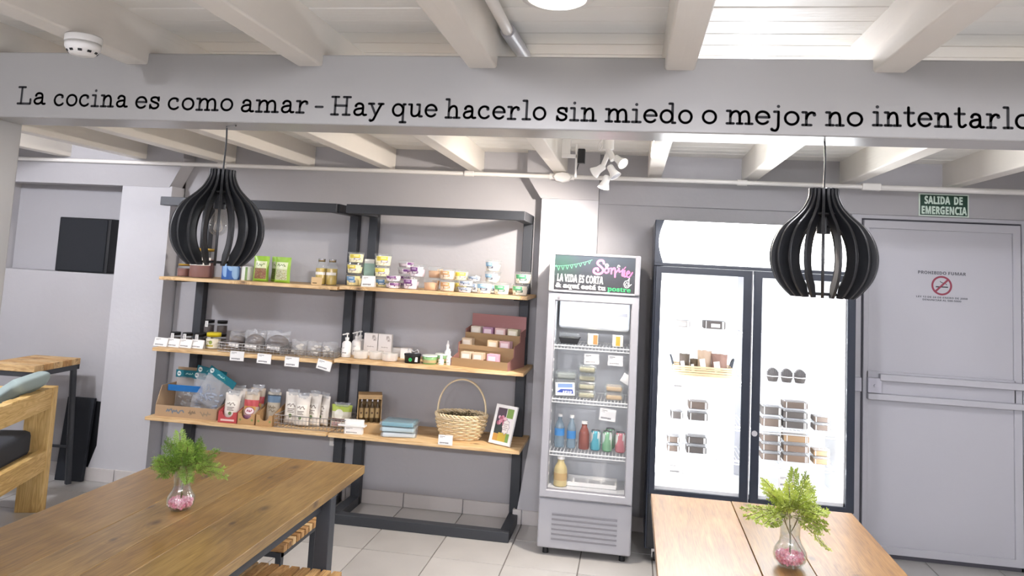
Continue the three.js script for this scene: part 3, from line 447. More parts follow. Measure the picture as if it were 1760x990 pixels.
stool('slatted wooden stool under the table end nearest the shelves', -1.545, -3.265, 0);
stool('slatted wooden stool with its slats running away from the viewer, beside the table leg', -1.232, -2.722, Math.PI / 2);

// ================================================================ sofa corner
{
  const A = 0.305, t = thing('wooden_sofa', 'pale wooden sofa frame with thick rails and a dark seat cushion', 'sofa', [-3.5, 0, -4.33], A);  // local: arm runs along +z towards the viewer, seat lies on -x
  obj('post', lim(-0.15, 0, 0, 0.75, -0.07, 0, 0.003, 1), M.gold, t); obj('post', lim(-0.15, 0, 0, 0.75, 0.8, 0.87, 0.003, 1), M.gold, t);
  obj('arm_rail', lim(-0.055, -0.002, 0.625, 0.748, 0, 0.8, 0.003, 2), M.gold, t); obj('arm_rail', lim(-0.055, -0.002, 0.25, 0.372, 0, 0.8, 0.003, 2, 0.4), M.gold, t);
  for (let i = 0; i < 4; i++) obj('joint_block', lim(-0.058, -0.0, 0.735, 0.751, 0.02 + i * 0.2, 0.11 + i * 0.2, 0.002, 0), M.gold, t);
  obj('back_rail', lim(-1.2, -0.15, 0.6, 0.74, -0.065, -0.01, 0.003), M.gold, t); obj('seat_rail', lim(-1.2, -0.06, 0.25, 0.36, 0.74, 0.8, 0.003), M.gold, t); obj('seat_rail', lim(-1.2, -0.06, 0.25, 0.36, -0.06, 0.0, 0.003), M.gold, t);
  obj('seat_cushion', rbox(1.1, 0.15, 0.72, -0.62, 0.43, 0.4, 0.035), M.charcoal, t);
  obj('post', lim(-1.25, -1.18, 0, 0.75, -0.07, 0.0, 0.003, 1), M.gold, t);
  const cg = new RoundedBoxGeometry(0.3, 0.3, 0.11, 6, 0.054), p = cg.attributes.position; for (let i = 0; i < p.count; i++) { const x = p.getX(i) / 0.15, y = p.getY(i) / 0.15, f = 1 - 0.55 * Math.max(Math.abs(x), Math.abs(y)) ** 3; p.setZ(i, p.getZ(i) * f); } cg.computeVertexNormals();
  const c = obj('throw_pillow', metric(cg), mat(0x94a3a1, 0.9, { sheen: 0.3 })); c.position.set(-3.575, 0.755, -4.12); c.rotation.set(-1.45, 0, 0.6, 'ZXY'); tag(c, 'grey green throw pillow leaning against the arm of the wooden sofa', 'pillow');
}
{
  const t = thing('bar_stool', 'tall square stool with a wooden plank top on dark metal legs', 'stool', [-3.92, 0, -4.65], 0.06);
  for (let i = 0; i < 5; i++) obj('plank', rbox(0.34, 0.042, 0.088, 0.0, 0.829, -0.182 + i * 0.091, 0.003, 0, i * 0.3, i * 0.07), M.slat[i % 2], t);
  obj('seat_frame', [lim(-0.17, 0.17, 0.776, 0.808, -0.22, -0.195), lim(-0.17, 0.17, 0.776, 0.808, 0.195, 0.22), lim(-0.17, -0.145, 0.776, 0.808, -0.22, 0.22), lim(0.145, 0.17, 0.776, 0.808, -0.22, 0.22)], M.blackMetal, t);
  for (const a of [-1, 1]) for (const b of [-1, 1]) obj('leg', rod([a * 0.145, 0.79, b * 0.195], [a * 0.17, 0, b * 0.225], 0.023, 4), M.blackMetal, t);
  obj('foot_rail', [rod([-0.16, 0.25, 0.21], [0.16, 0.25, 0.21], 0.01, 6), rod([-0.16, 0.25, -0.21], [0.16, 0.25, -0.21], 0.01, 6)], M.blackMetal, t);
}
{
  const t = thing('folding_board', 'dark folded sandwich board leaning on the wall behind the sofa', 'board', [-3.79, 0, -4.955], 0.08);
  obj('panel', rbox(0.2, 0.56, 0.03, -0.02, 0.28, 0, 0.004).rotateX(-0.1), M.slate, t); obj('panel', rbox(0.17, 0.53, 0.03, 0.08, 0.27, -0.07, 0.004).rotateX(-0.04), M.black, t);
}
{
  const t = thing('loudspeaker_box', 'square black wall speaker standing on the ledge beside the pillar', 'speaker', [-4.01, 1.43, -5.13]);
  obj('cabinet', lim(-0.21, 0.215, 0, 0.4, -0.085, 0.03, 0.006), M.black, t);
  obj('front_cloth', lim(-0.2, 0.19, 0.008, 0.392, 0.03, 0.036, 0.004), mat(0x1f2227, 0.9), t);
}
{
  const t = thing('wall_socket', 'small white wall socket low between the two shelving units', 'socket', [-1.95, 0.387, ZB]);
  obj('plate', lim(-0.06, 0.06, -0.035, 0.035, 0, 0.01, 0.004), M.whitePlastic, t); obj('outlet', [lim(-0.03, -0.005, -0.02, 0.02, 0.01, 0.013, 0.001), lim(0.005, 0.03, -0.02, 0.02, 0.01, 0.013, 0.001)], M.grey, t);
}
// ================================================================ vases with pink stones and ferns
{
  const vg = lathe([[0.0, 0.003], [0.03, 0.002], [0.037, 0.006], [0.048, 0.02], [0.052, 0.036], [0.049, 0.051], [0.041, 0.063], [0.034, 0.075], [0.0305, 0.092], [0.031, 0.112], [0.034, 0.14], [0.04, 0.168], [0.0385, 0.168], [0.0325, 0.14], [0.0295, 0.112], [0.029, 0.092], [0.0325, 0.076], [0.0395, 0.064], [0.0472, 0.051], [0.05, 0.036], [0.046, 0.021], [0.036, 0.0095], [0.0, 0.0085]], 40);
  const stone = new THREE.IcosahedronGeometry(0.0042, 0), sm = mat(0xffffff, 0.4);
  const vase = (label, slabel, x, z, s) => {
    const v = obj('glass_vase', vg.clone().scale(s, s, s), M.vaseGlass); v.position.set(x, 0.7505, z); tag(v, label, 'vase');
    const r = rng(x * 1000 | 0), n = 620, im = new THREE.InstancedMesh(stone, sm, n), m4 = new THREE.Matrix4(), q = new THREE.Quaternion(), col = new THREE.Color(); let k = 0;
    while (k < n) { const y = 0.013 + r() * 0.027, R = 0.044 * Math.sqrt(1 - ((y - 0.036) / 0.045) ** 2 * 1.0) - 0.002, a = r() * 6.283, rr = R * Math.sqrt(r()); q.setFromEuler(new THREE.Euler(r() * 6, r() * 6, r() * 6)); const sc = 0.7 + r() * 0.6; m4.compose(V(Math.cos(a) * rr, y, Math.sin(a) * rr).multiplyScalar(s), q, V(sc, sc * 0.8, sc)); im.setMatrixAt(k, m4); im.setColorAt(k, col.setHSL(0.955 + r() * 0.02, 0.85, 0.6 + r() * 0.16)); k++; }
    im.name = numbered('pink_stones'); im.position.set(x, 0.7505, z); im.castShadow = im.receiveShadow = true; im.userData = { kind: 'stuff', label: slabel, category: 'stones' }; scene.add(im);
  };
  const fern = (label, x, z, seed, o) => {
    const r = rng(seed), t = thing('fern_plant', label, 'plant', [x, 0.7505, z]);
    const lm = o.cols.map(c => mat(c, 0.6, { transmission: 0.25, thickness: 0, side: THREE.DoubleSide })), stem = mat(o.stem, 0.7);
    obj('stem', [tube([[0, 0.03, 0], [0.001, 0.07, 0], [0, 0.1, 0.001], [0, 0.125, 0]], 0.0028, 10, 6), tube([[0, 0.095, 0], [-0.012, 0.125, 0], [-0.02, 0.15, 0.003]], 0.0018, 8, 5), tube([[0, 0.1, 0], [0.012, 0.125, 0.004], [0.024, 0.155, 0.004]], 0.0018, 8, 5), tube([[0, 0.1, 0], [0.0, 0.13, -0.01], [0.002, 0.16, -0.018]], 0.0018, 8, 5)], stem, t);
    const leafTri = (P, c, dir, side, nrm, L, w) => { const tip = c.clone().addScaledVector(dir, L), m = c.clone().addScaledVector(dir, L * o.mid).addScaledVector(nrm, L * 0.12), a = m.clone().addScaledVector(side, w), b = m.clone().addScaledVector(side, -w); for (const q of [c, b, a, a, b, tip]) P.push(q.x, q.y, q.z); };
    for (let f = 0; f < o.n; f++) {
      const az = o.az ? o.az(f, r) : f / o.n * 6.283 + (r() - 0.5) * 0.5, lift = o.lift[0] + (o.lift[1] - o.lift[0]) * r(), L = o.len[0] + (o.len[1] - o.len[0]) * r(), P = [];
      const d = V(Math.cos(az) * Math.cos(lift), Math.sin(lift), Math.sin(az) * Math.cos(lift)), start = V(Math.cos(az) * 0.014, o.y0 + r() * 0.03, Math.sin(az) * 0.014);
      const spine = Array.from({ length: 9 }, (_, i) => { const u = i / 8; return start.clone().addScaledVector(d, L * u).add(V(0, -o.droop * L * u * u * Math.cos(lift), 0)); });
      const curve = new THREE.CatmullRomCurve3(spine), fr = obj('frond', tube(spine.map(p => p.toArray()), 0.0011, 10, 4), stem, t), N = o.pinna;
      for (let i = 1; i <= N; i++) {
        const u = 0.14 + 0.86 * i / N, c = curve.getPoint(u), tg = curve.getTangent(u), side0 = V(0, 1, 0).cross(tg).normalize(), up = tg.clone().cross(side0).normalize();
        const pl = o.pl * (1 - Math.abs(u - 0.45) * 1.15) * (0.8 + r() * 0.4);
        for (const s of [-1, 1]) {
          const roll = (r() - 0.5) * 1.6, sd = side0.clone().multiplyScalar(s).applyAxisAngle(tg, roll), pd = sd.clone().multiplyScalar(0.75).addScaledVector(tg, 0.66).normalize(), nn = pd.clone().cross(tg).normalize();
          const K = o.leaflets; for (let k = 0; k < K; k++) { const cc = c.clone().addScaledVector(pd, pl * (k + 0.3) / K), sg = k % 2 ? 1 : -1, ld = pd.clone().multiplyScalar(0.8).addScaledVector(tg, sg * 0.5).addScaledVector(nn, (r() - 0.5) * 0.9).normalize(); leafTri(P, cc, ld, ld.clone().cross(nn).normalize(), nn, o.ll * (0.7 + r() * 0.6), o.lw); }
        }
      }
      const g = new THREE.BufferGeometry(); g.setAttribute('position', new THREE.Float32BufferAttribute(P, 3)); g.computeVertexNormals(); obj('leaflets', g, lm[f % lm.length], fr);
    }
  };
  vase('clear bulbous glass vase on the long brown table', 'pink stones in the vase on the long brown table', -1.511, -2.53, 0.92);
  fern('feathery dark green fern sprig in the vase on the long brown table', -1.511, -2.53, 5, { y0: 0.128, n: 36, cols: [0x84a440, 0x749636, 0x96b44e, 0x67882e], stem: 0x6a5a34, lift: [-0.1, 1.4], len: [0.08, 0.125], droop: 0.25, pinna: 17, pl: 0.034, leaflets: 8, ll: 0.0115, lw: 0.0014, mid: 0.45 });
  vase('clear bulbous glass vase on the table before the double-door cooler', 'pink stones in the vase before the double-door cooler', 0.522, -2.63, 1.0);
  fern('lime green fern with small round leaflets before the double-door cooler', 0.522, -2.63, 8, { y0: 0.15, n: 38, cols: [0xb3c450, 0xa4b644, 0xc4d066, 0x92a440], stem: 0x6a6440, lift: [-0.2, 1.35], len: [0.06, 0.135], droop: 0.22, pinna: 14, pl: 0.028, leaflets: 6, ll: 0.0092, lw: 0.003, mid: 0.6 });
}
// ================================================================ goods: builders
const squiggle = (g, x, y, w, h, seed, col, lw) => { const r = rng(seed); g.strokeStyle = col; g.lineWidth = lw; g.beginPath(); for (let i = 0; i <= 14; i++) { const q = [x + w * i / 14, y + h * (r() - 0.5)]; i ? g.lineTo(...q) : g.moveTo(...q); } g.stroke(); };
const cardTex = tex(256, 160, (g, w, h) => { g.fillStyle = '#f6f5f2'; g.fillRect(0, 0, w, h); g.strokeStyle = '#d2d0cc'; g.lineWidth = 3; g.strokeRect(3, 3, w - 6, h - 6); g.fillStyle = '#8d8b8a'; g.fillRect(24, 22, 96, 9); g.fillStyle = '#a9a7a6'; g.fillRect(24, 40, 56, 7); g.fillStyle = '#55545a'; for (let i = 0; i < 9; i++) g.fillRect(28 + i * 18, 116, 12, 24 - (i * 7) % 6); });
const cardM = mat(0xffffff, 0.6, { map: cardTex });
function priceCard(label, x, y, z, w = 0.094, h = 0.058, tilt = 0, group, lean = 0.25) {       // small folded card; (x, y) is the bottom middle
  const t = thing('price_card', label, 'price card', [x, y + (lean > 0.1 ? 0.0012 : 0), z], 0, group); t.rotation.z = tilt;
  const f = obj('front', new THREE.BoxGeometry(w, h, 0.0012).translate(0, h / 2, 0), M.white, t); f.rotation.x = -lean;
  const pr = obj('print', quad(w * 0.98, h * 0.98, 0, h / 2, 0.0009), cardM, f); pr.castShadow = false;
  if (lean > 0.1) { const b = obj('back', new THREE.BoxGeometry(w, h, 0.0012).translate(0, -h / 2, 0), M.white, t); b.position.set(0, Math.cos(lean) * h, -Math.sin(lean) * h); b.rotation.x = lean; }
  return t;
}
function labelTex(main, second, white, seed) { return tex(256, 160, (g, w, h) => { g.fillStyle = white; g.fillRect(0, 0, w, h); g.fillStyle = main; g.fillRect(14, 8, w * 0.62, 76); g.fillStyle = second; g.fillRect(w * 0.3, 74, w * 0.42, 40); g.fillStyle = '#fffdf4'; g.fillRect(w * 0.36, 84, w * 0.3, 10); g.fillRect(w * 0.36, 98, w * 0.22, 6); g.fillStyle = 'rgba(255,255,255,.55)'; g.fillRect(w * 0.3, 24, w * 0.28, 22); const r = rng(seed); for (let i = 0; i < 9; i++) { g.fillStyle = `rgba(90,70,50,${0.12 + r() * 0.2})`; g.beginPath(); g.arc(r() * w, 118 + r() * 36, 5 + r() * 9, 0, 7); g.fill(); } }); }
const TUB = { yellow: ['#e3d052', '#9a8f9c', '#f3ecc8', 0xf0e7b8], purple: ['#7b4a86', '#5e3a63', '#f0e4ea', 0xe2cfd8], tan: ['#d9a878', '#b98a62', '#f0d9bf', 0xdcae86], blue: ['#9cc8e6', '#33405a', '#f6efe2', 0xf2ebe0], pale: ['#8fa3bf', '#3c4a66', '#e4e6ee', 0xd3d8e2], green: ['#5cb07c', '#2f5f46', '#f2e8d6', 0xecdcc4], mixed: ['#6f9cc4', '#4d7fae', '#f2e2a6', 0xf0dfa8] };
const tubLabel = {}, tubFill = {}; for (const k in TUB) { tubLabel[k] = mat(0xffffff, 0.4, { map: labelTex(TUB[k][0], TUB[k][1], TUB[k][2], k.length * 7) }); tubFill[k] = mat(TUB[k][3], 0.6); }
const tubSrc = {};
function tub(kind, label, x, y, z, r = 0.05, h = 0.074, turn = 0, group = 'stacked dessert tubs on the top shelf') {
  const key = kind + r + h;
  if (!tubSrc[key]) {
    const t = tubSrc[key] = thing('dessert_tub', label, 'tub', [x, y, z], turn, group), k = r * 0.82;
    obj('cup', lathe([[0, 0.001], [k, 0.001], [k + 0.001, 0.003], [r * 0.97, h * 0.86], [r, h * 0.87], [r, h * 0.9]], 24), M.clearPlastic, t);
    obj('contents', lathe([[0, 0.002], [k - 0.0015, 0.003], [k - 0.001 + (r * 0.97 - k) * 0.7, h * 0.62], [0, h * 0.64]], 20), tubFill[kind], t);
    const lg = new THREE.CylinderGeometry(r * 0.955 + 0.0008, k + 0.0018, h * 0.74, 20, 1, true, -1.15, 2.3).translate(0, h * 0.44, 0); obj('paper_label', lg, tubLabel[kind], t);
    obj('lid', lathe([[0, h * 0.985], [r * 0.8, h * 0.985], [r * 0.84, h], [r * 0.99, h], [r * 1.03, h * 0.97], [r * 1.02, h * 0.87]], 24), M.clearPlastic, t);
    return t;
  }
  return copyOf(tubSrc[key], label, [x, y, z], turn);
}
// soft bag: a front and a back sheet that bulge, with crumpled noise
function bagGeo(w, h, d, seed, top = 0.15, n = 12, m = 16, crumple = 0.006) {
  const r = rng(seed), N = noise(seed), P = [], U = [], I = [];
  for (const s of [1, -1]) for (let j = 0; j <= m; j++) for (let i = 0; i <= n; i++) { const u = i / n, v = j / m, e = Math.pow(Math.sin(Math.PI * u), 0.55), prof = Math.min(1, 0.75 + v * 2) * (v > 0.55 ? 1 - (1 - top) * ((v - 0.55) / 0.45) ** 1.3 : 1), edge = i === 0 || i === n; const k = edge ? 0 : (N(u + (s > 0 ? 0 : 0.5), v, 5, 7, 2) - 0.5) * crumple * 2; P.push((u - 0.5) * w * (1 - 0.06 * Math.sin(Math.PI * v)) + k * 0.4, h * v + (j === m ? (N(u, 0.3, 7, 3, 1) - 0.5) * crumple : 0), s * (d / 2 * e * prof + k)); U.push(s > 0 ? u : 1 - u, v); }
  const o = (n + 1) * (m + 1); for (const s of [0, 1]) for (let j = 0; j < m; j++) for (let i = 0; i < n; i++) { const a = s * o + j * (n + 1) + i, b = a + 1, c = a + n + 1, e = c + 1; s ? I.push(a, c, b, b, c, e) : I.push(a, b, c, b, e, c); }
  for (let i = 0; i < n; i++) I.push(i, o + i, i + 1, i + 1, o + i, o + i + 1);
  const g = new THREE.BufferGeometry(); g.setAttribute('position', new THREE.Float32BufferAttribute(P, 3)); g.setAttribute('uv', new THREE.Float32BufferAttribute(U, 2)); g.setIndex(I); g.computeVertexNormals(); return clean(g);
}
function jar(name, label, cat, x, y, z, r, h, fill, lidM, o = {}) {       // glass jar with contents and lid
  const t = thing(name, label, cat, [x, y, z], o.turn || 0, o.group), lh = o.lid ?? h * 0.2, b = h - lh;
  obj('glass_body', lathe([[0, 0.001], [r * 0.9, 0.001], [r, 0.006], [r, b * 0.78], [r * (o.neck ?? 0.86), b * 0.95], [r * (o.neck ?? 0.86), b]], 24), o.glass || M.clearPlastic, t);
  obj('contents', lathe([[0, 0.003], [r * 0.88, 0.003], [r * 0.965, 0.008], [r * 0.965, b * (o.level ?? 0.76)], [0, b * (o.level ?? 0.76) + 0.001]], 22), fill, t);
  obj('lid', lathe([[0, h], [r * (o.lr ?? 0.88), h], [r * (o.lr ?? 0.92), h - 0.003], [r * (o.lr ?? 0.92), b], [0, b]].reverse(), 24), lidM, t);
  if (o.label) obj('paper_label', new THREE.CylinderGeometry(r + 0.0006, r + 0.0006, b * (o.lh ?? 0.5), 20, 1, true, -1.2, 2.4).translate(0, b * (o.ly ?? 0.42), 0), o.label, t);
  return t;
}
const bottleProfile = (r, h, n, s) => [[0, 0.001], [r * 0.92, 0.001], [r, 0.006], [r, h * s], [r * 0.8, h * (s + (1 - s) * 0.35)], [n, h * (s + (1 - s) * 0.72)], [n, h]];
function bottle(name, label, cat, x, y, z, r, h, n, s, bodyM, capM, capH, bandM, band = [0.25, 0.5], group) {
  const t = thing(name, label, cat, [x, y, z], 0, group);
  obj('body', lathe([...bottleProfile(r, h - capH, n, s), [0, h - capH]], 22), bodyM, t); obj('cap', cyl(n * 1.15, n * 1.12, capH, 0, h - capH, 0, 16), capM, t);
  if (bandM) obj('paper_label', new THREE.CylinderGeometry(r + 0.0008, r + 0.0008, (band[1] - band[0]) * h, 22, 1, true).translate(0, h * (band[0] + band[1]) / 2, 0), bandM, t);
  return t;
}
function wireBasket(label, x, y, z, w, h, d) {
  const t = thing('wire_basket', label, 'basket', [x, y, z]), g = [], n = Math.round(w / 0.024), m = Math.round(d / 0.024), R = 0.0016, q = (x, y, z) => [x, y, z];
  for (let k = 0; k <= 3; k++) { const yy = 0.003 + (h - 0.006) * k / 3, s = k === 3 ? R * 1.8 : R; g.push(rod([-w / 2, yy, d / 2], [w / 2, yy, d / 2], s, 5), rod([-w / 2, yy, -d / 2], [w / 2, yy, -d / 2], s, 5), rod([-w / 2, yy, -d / 2], [-w / 2, yy, d / 2], s, 5), rod([w / 2, yy, -d / 2], [w / 2, yy, d / 2], s, 5)); }
  for (let i = 0; i <= n; i++) { const xx = -w / 2 + w * i / n; g.push(rod([xx, 0.003, d / 2], [xx, h, d / 2], R, 4), rod([xx, 0.003, -d / 2], [xx, h, -d / 2], R, 4), rod([xx, 0.003, -d / 2], [xx, 0.003, d / 2], R, 4)); }
  for (let i = 1; i < m; i++) { const zz = -d / 2 + d * i / m; g.push(rod([-w / 2, 0.003, zz], [-w / 2, h, zz], R, 4), rod([w / 2, 0.003, zz], [w / 2, h, zz], R, 4)); }
  obj('wire_mesh', g, M.wire, t); return t;
}

// ================================================================ goods: top boards
const red = mat(0x7a3b28, 0.55), choc = mat(0x3a241c, 0.6), goldLid = mat(0xc9a64e, 0.3, { metalness: 0.8 }), oil = mat(0xc9ab4a, 0.2), black = M.black, cream = mat(0xefe3cc, 0.6), paper = mat(0xf1ede4, 0.6);
const [YL, YL2, YL3] = SL, [YR, YR2, YR3] = SR;
jar('preserve_jar', 'small jar of reddish preserve at the outer end of the top board', 'jar', -3.03, YL, -4.86, 0.045, 0.088, red, goldLid, { lid: 0.014 });
jar('preserve_jar', 'large gold-lidded jar of reddish brown preserve behind the pendant lamp', 'jar', -2.9, YL, -4.86, 0.082, 0.2, red, goldLid, { lid: 0.02, label: paper, lh: 0.3, ly: 0.62, level: 0.7 });
{
  const bt = tex(256, 256, (g, w, h) => { g.fillStyle = '#2f5fa8'; g.fillRect(0, 0, w, h); const r = rng(3); for (let i = 0; i < 26; i++) { g.fillStyle = ['#dfe8f2', '#8fb4dd', '#1d3f7c'][i % 3]; g.beginPath(); g.arc(r() * w, 20 + r() * 120, 8 + r() * 20, 0, 7); g.fill(); } g.fillStyle = '#f2f2ee'; g.fillRect(60, 20, 130, 60); });
  const t = thing('drink_can', 'squat blue and white tin under the pendant lamp', 'tin', [-2.685, YL, -4.86]); obj('body', lathe([[0, 0], [0.058, 0], [0.06, 0.004], [0.06, 0.118], [0.055, 0.122], [0, 0.122]], 26), mat(0xffffff, 0.35, { map: bt }), t); obj('rim', lathe([[0.054, 0.122], [0.058, 0.126], [0.061, 0.12]], 26), M.chrome, t);
  const gt = tex(128, 128, (g, w, h) => { g.fillStyle = '#e9ebe2'; g.fillRect(0, 0, w, h); g.fillStyle = '#7d9a62'; g.fillRect(0, 0, w * 0.5, h); g.fillStyle = '#f3f3ec'; g.fillRect(8, 20, 46, 60); });
  const u = thing('drink_can', 'small white and green tin beside the squat blue tin', 'tin', [-2.567, YL, -4.87]); obj('body', lathe([[0, 0], [0.04, 0], [0.042, 0.003], [0.042, 0.088], [0.038, 0.092], [0, 0.092]], 24), mat(0xffffff, 0.4, { map: gt }), u); obj('rim', lathe([[0.037, 0.092], [0.04, 0.095], [0.042, 0.09]], 24), M.whitePlastic, u);
}
{
  const pt = (win, seed) => tex(192, 256, (g, w, h) => { g.fillStyle = '#95bf3f'; g.fillRect(0, 0, w, h); g.fillStyle = '#d9dfb8'; g.fillRect(24, 50, w - 48, 70); g.fillStyle = win; g.fillRect(24, 122, w - 48, 106); const r = rng(seed); for (let i = 0; i < 160; i++) { g.fillStyle = ['#6e7a3f', '#b8b06c', '#8d6b4a'][i % 3]; g.fillRect(26 + r() * (w - 56), 126 + r() * 96, 5, 5); } squiggle(g, 44, 84, w - 88, 34, seed, '#4a6a1e', 5); });
  const g1 = bagGeo(0.108, 0.168, 0.055, 41, 0.08, 10, 12, 0.002);
  const mk = (label, tx, x, z, turn, sx = 1) => { const t = thing('snack_pouch', label, 'pouch', [x, YL, z], turn, 'green stand-up pouches'); obj('pouch_body', g1.clone().scale(sx, 1, 1), mat(0xffffff, 0.35, { map: tx, side: THREE.DoubleSide }), t); obj('seal', box(0.1 * sx, 0.012, 0.003, 0, 0.163, 0), mat(0x8fbb3a, 0.4), t); };
  mk('green stand-up pouch with a brown-filled window, first of the three', pt('#8a5a48', 1), -2.458, -4.84, 0.1); mk('plain green stand-up pouch set back between two others', pt('#5e7a30', 2), -2.38, -4.93, -0.1); mk('green and white stand-up pouch, the one nearest the oil bottles', pt('#c3c6a4', 3), -2.3, -4.83, -0.15, 1.12);
}
for (const [x, l] of [[-2.043, 'golden oil bottle standing behind the small kraft card'], [-1.968, 'golden oil bottle next to the one with a kraft card']]) jar('oil_bottle', l, 'bottle', x, YL, -4.86, 0.036, 0.172, oil, M.chrome, { lid: 0.02, neck: 0.62, lr: 0.66, level: 0.72, label: paper, lh: 0.12, ly: 0.5 });
{ const t = thing('kraft_card', 'small folded kraft card before the golden oil bottles', 'price card', [-2.045, YL, -4.8]); obj('front', new THREE.BoxGeometry(0.073, 0.05, 0.0015).translate(0, 0.025, 0), mat(0xd3b88c, 0.8), t); obj('print', quad(0.03, 0.006, -0.012, 0.012, 0.0012), mat(0x6a563c, 0.8), t); }

const G = 'stacked dessert tubs on the top shelf', rT = 0.053;
tub('mixed', 'yellow tub with a blue label at the foot of the stack by the steel post', -1.795, YR, -4.82, rT, 0.08);
tub('yellow', 'yellow-labelled tub in the middle of the stack by the steel post', -1.795, YR + 0.08, -4.82, rT, 0.07); tub('yellow', 'yellow-labelled tub on top of the stack by the steel post', -1.793, YR + 0.15, -4.82, rT, 0.07, 0.5);
tub('mixed', 'yellow and blue tub at the foot of the stack behind the price card', -1.618, YR, -4.85, rT, 0.068, 0.3); tub('yellow', 'yellow-labelled tub in the middle of the stack behind the price card', -1.618, YR + 0.068, -4.85, rT, 0.07, 0.2); tub('yellow', 'yellow-labelled tub on top of the stack behind the price card', -1.618, YR + 0.138, -4.85, 0.057, 0.08, 0.5);
{ const gm = mat(0x9fc0b4, 0.4); const t = thing('tea_box', 'pale teal box slanting beside the yellow tub stack', 'box', [-1.722, YR, -4.88], 0.5); obj('carton', rbox(0.07, 0.15, 0.045, 0, 0.075, 0, 0.003), gm, t); obj('carton_flap', rbox(0.066, 0.03, 0.02, 0, 0.163, 0.004, 0.003), M.white, t); }
priceCard('white price card before the yellow tub stacks', -1.675, YR, -4.745, 0.088, 0.072, 0.02);
tub('purple', 'flat purple tub at the bottom of the front purple stack', -1.527, YR, -4.81, rT, 0.044, 0.9); tub('purple', 'flat purple tub on top of the front purple stack', -1.526, YR + 0.044, -4.81, rT, 0.044, 0.2);
for (let k = 0; k < 4; k++) tub('purple', ['flat purple tub at the foot of the tall stack of four', 'flat purple tub second from the foot of the stack of four', 'flat purple tub third from the foot of the stack of four', 'flat purple tub topping the tall stack of four'][k], -1.488, YR + 0.045 * k, -4.94, rT, 0.044, k * 0.5);
tub('purple', 'purple-labelled tub under its twin beside the tan tubs', -1.405, YR, -4.81, rT, 0.08, -0.1); tub('purple', 'purple-labelled tub on the pair of deep purple tubs', -1.372, YR + 0.08, -4.83, rT, 0.08, -0.2);
tub('tan', 'tan tub at the bottom of the darker tan stack', -1.272, YR, -4.81, rT, 0.08, 2.2); tub('tan', 'tan tub on top of the darker tan stack', -1.258, YR + 0.08, -4.84, 0.05, 0.072, 2.0);
tub('tan', 'tan tub with its label showing at the bottom of a stack', -1.16, YR, -4.8, rT, 0.074); tub('tan', 'tan tub with its label showing on top of a stack', -1.166, YR + 0.074, -4.8, rT, 0.07); tub('yellow', 'pale yellow tub low in the stack behind the labelled tan tubs', -1.112, YR, -4.92, rT, 0.07, 0.4); tub('yellow', 'pale yellow tub high in the stack behind the labelled tan tubs', -1.112, YR + 0.07, -4.92, rT, 0.07, 0.6);
tub('pale', 'grey blue flat tub at the bottom of the low stack', -1.046, YR, -4.8, 0.049, 0.04); tub('pale', 'grey blue flat tub on top of the low stack', -1.046, YR + 0.04, -4.8, 0.049, 0.04, 0.3); tub('pale', 'grey blue tub behind the low flat stack', -1.02, YR, -4.93, 0.049, 0.07); tub('pale', 'grey blue tub on the one behind the low flat stack', -1.02, YR + 0.07, -4.93, 0.049, 0.04, 0.3);
tub('blue', 'sky blue labelled tub at the front, below the tall blue stack', -0.922, YR, -4.79, rT, 0.079, 0.1); tub('blue', 'sky blue labelled tub hidden at the foot of the tall blue stack', -0.893, YR, -4.91, rT, 0.07); tub('blue', 'sky blue labelled tub in the middle of the tall blue stack', -0.893, YR + 0.07, -4.91, rT, 0.07, -0.35); tub('blue', 'sky blue labelled tub on top of the tall blue stack', -0.893, YR + 0.14, -4.91, rT, 0.075, -0.35);
tub('green', 'green-labelled tub alone between the blue and green stacks', -0.81, YR, -4.79, rT, 0.074, 0.1); tub('green', 'green-labelled tub at the bottom of the pair by the board end', -0.695, YR, -4.8, rT, 0.075); tub('green', 'green-labelled tub on top of the pair by the board end', -0.68, YR + 0.075, -4.81, 0.055, 0.074, 0.1);
tub('tan', 'small tan tub tucked behind the single green tub', -0.76, YR, -4.92, 0.05, 0.06, 1.5, G);

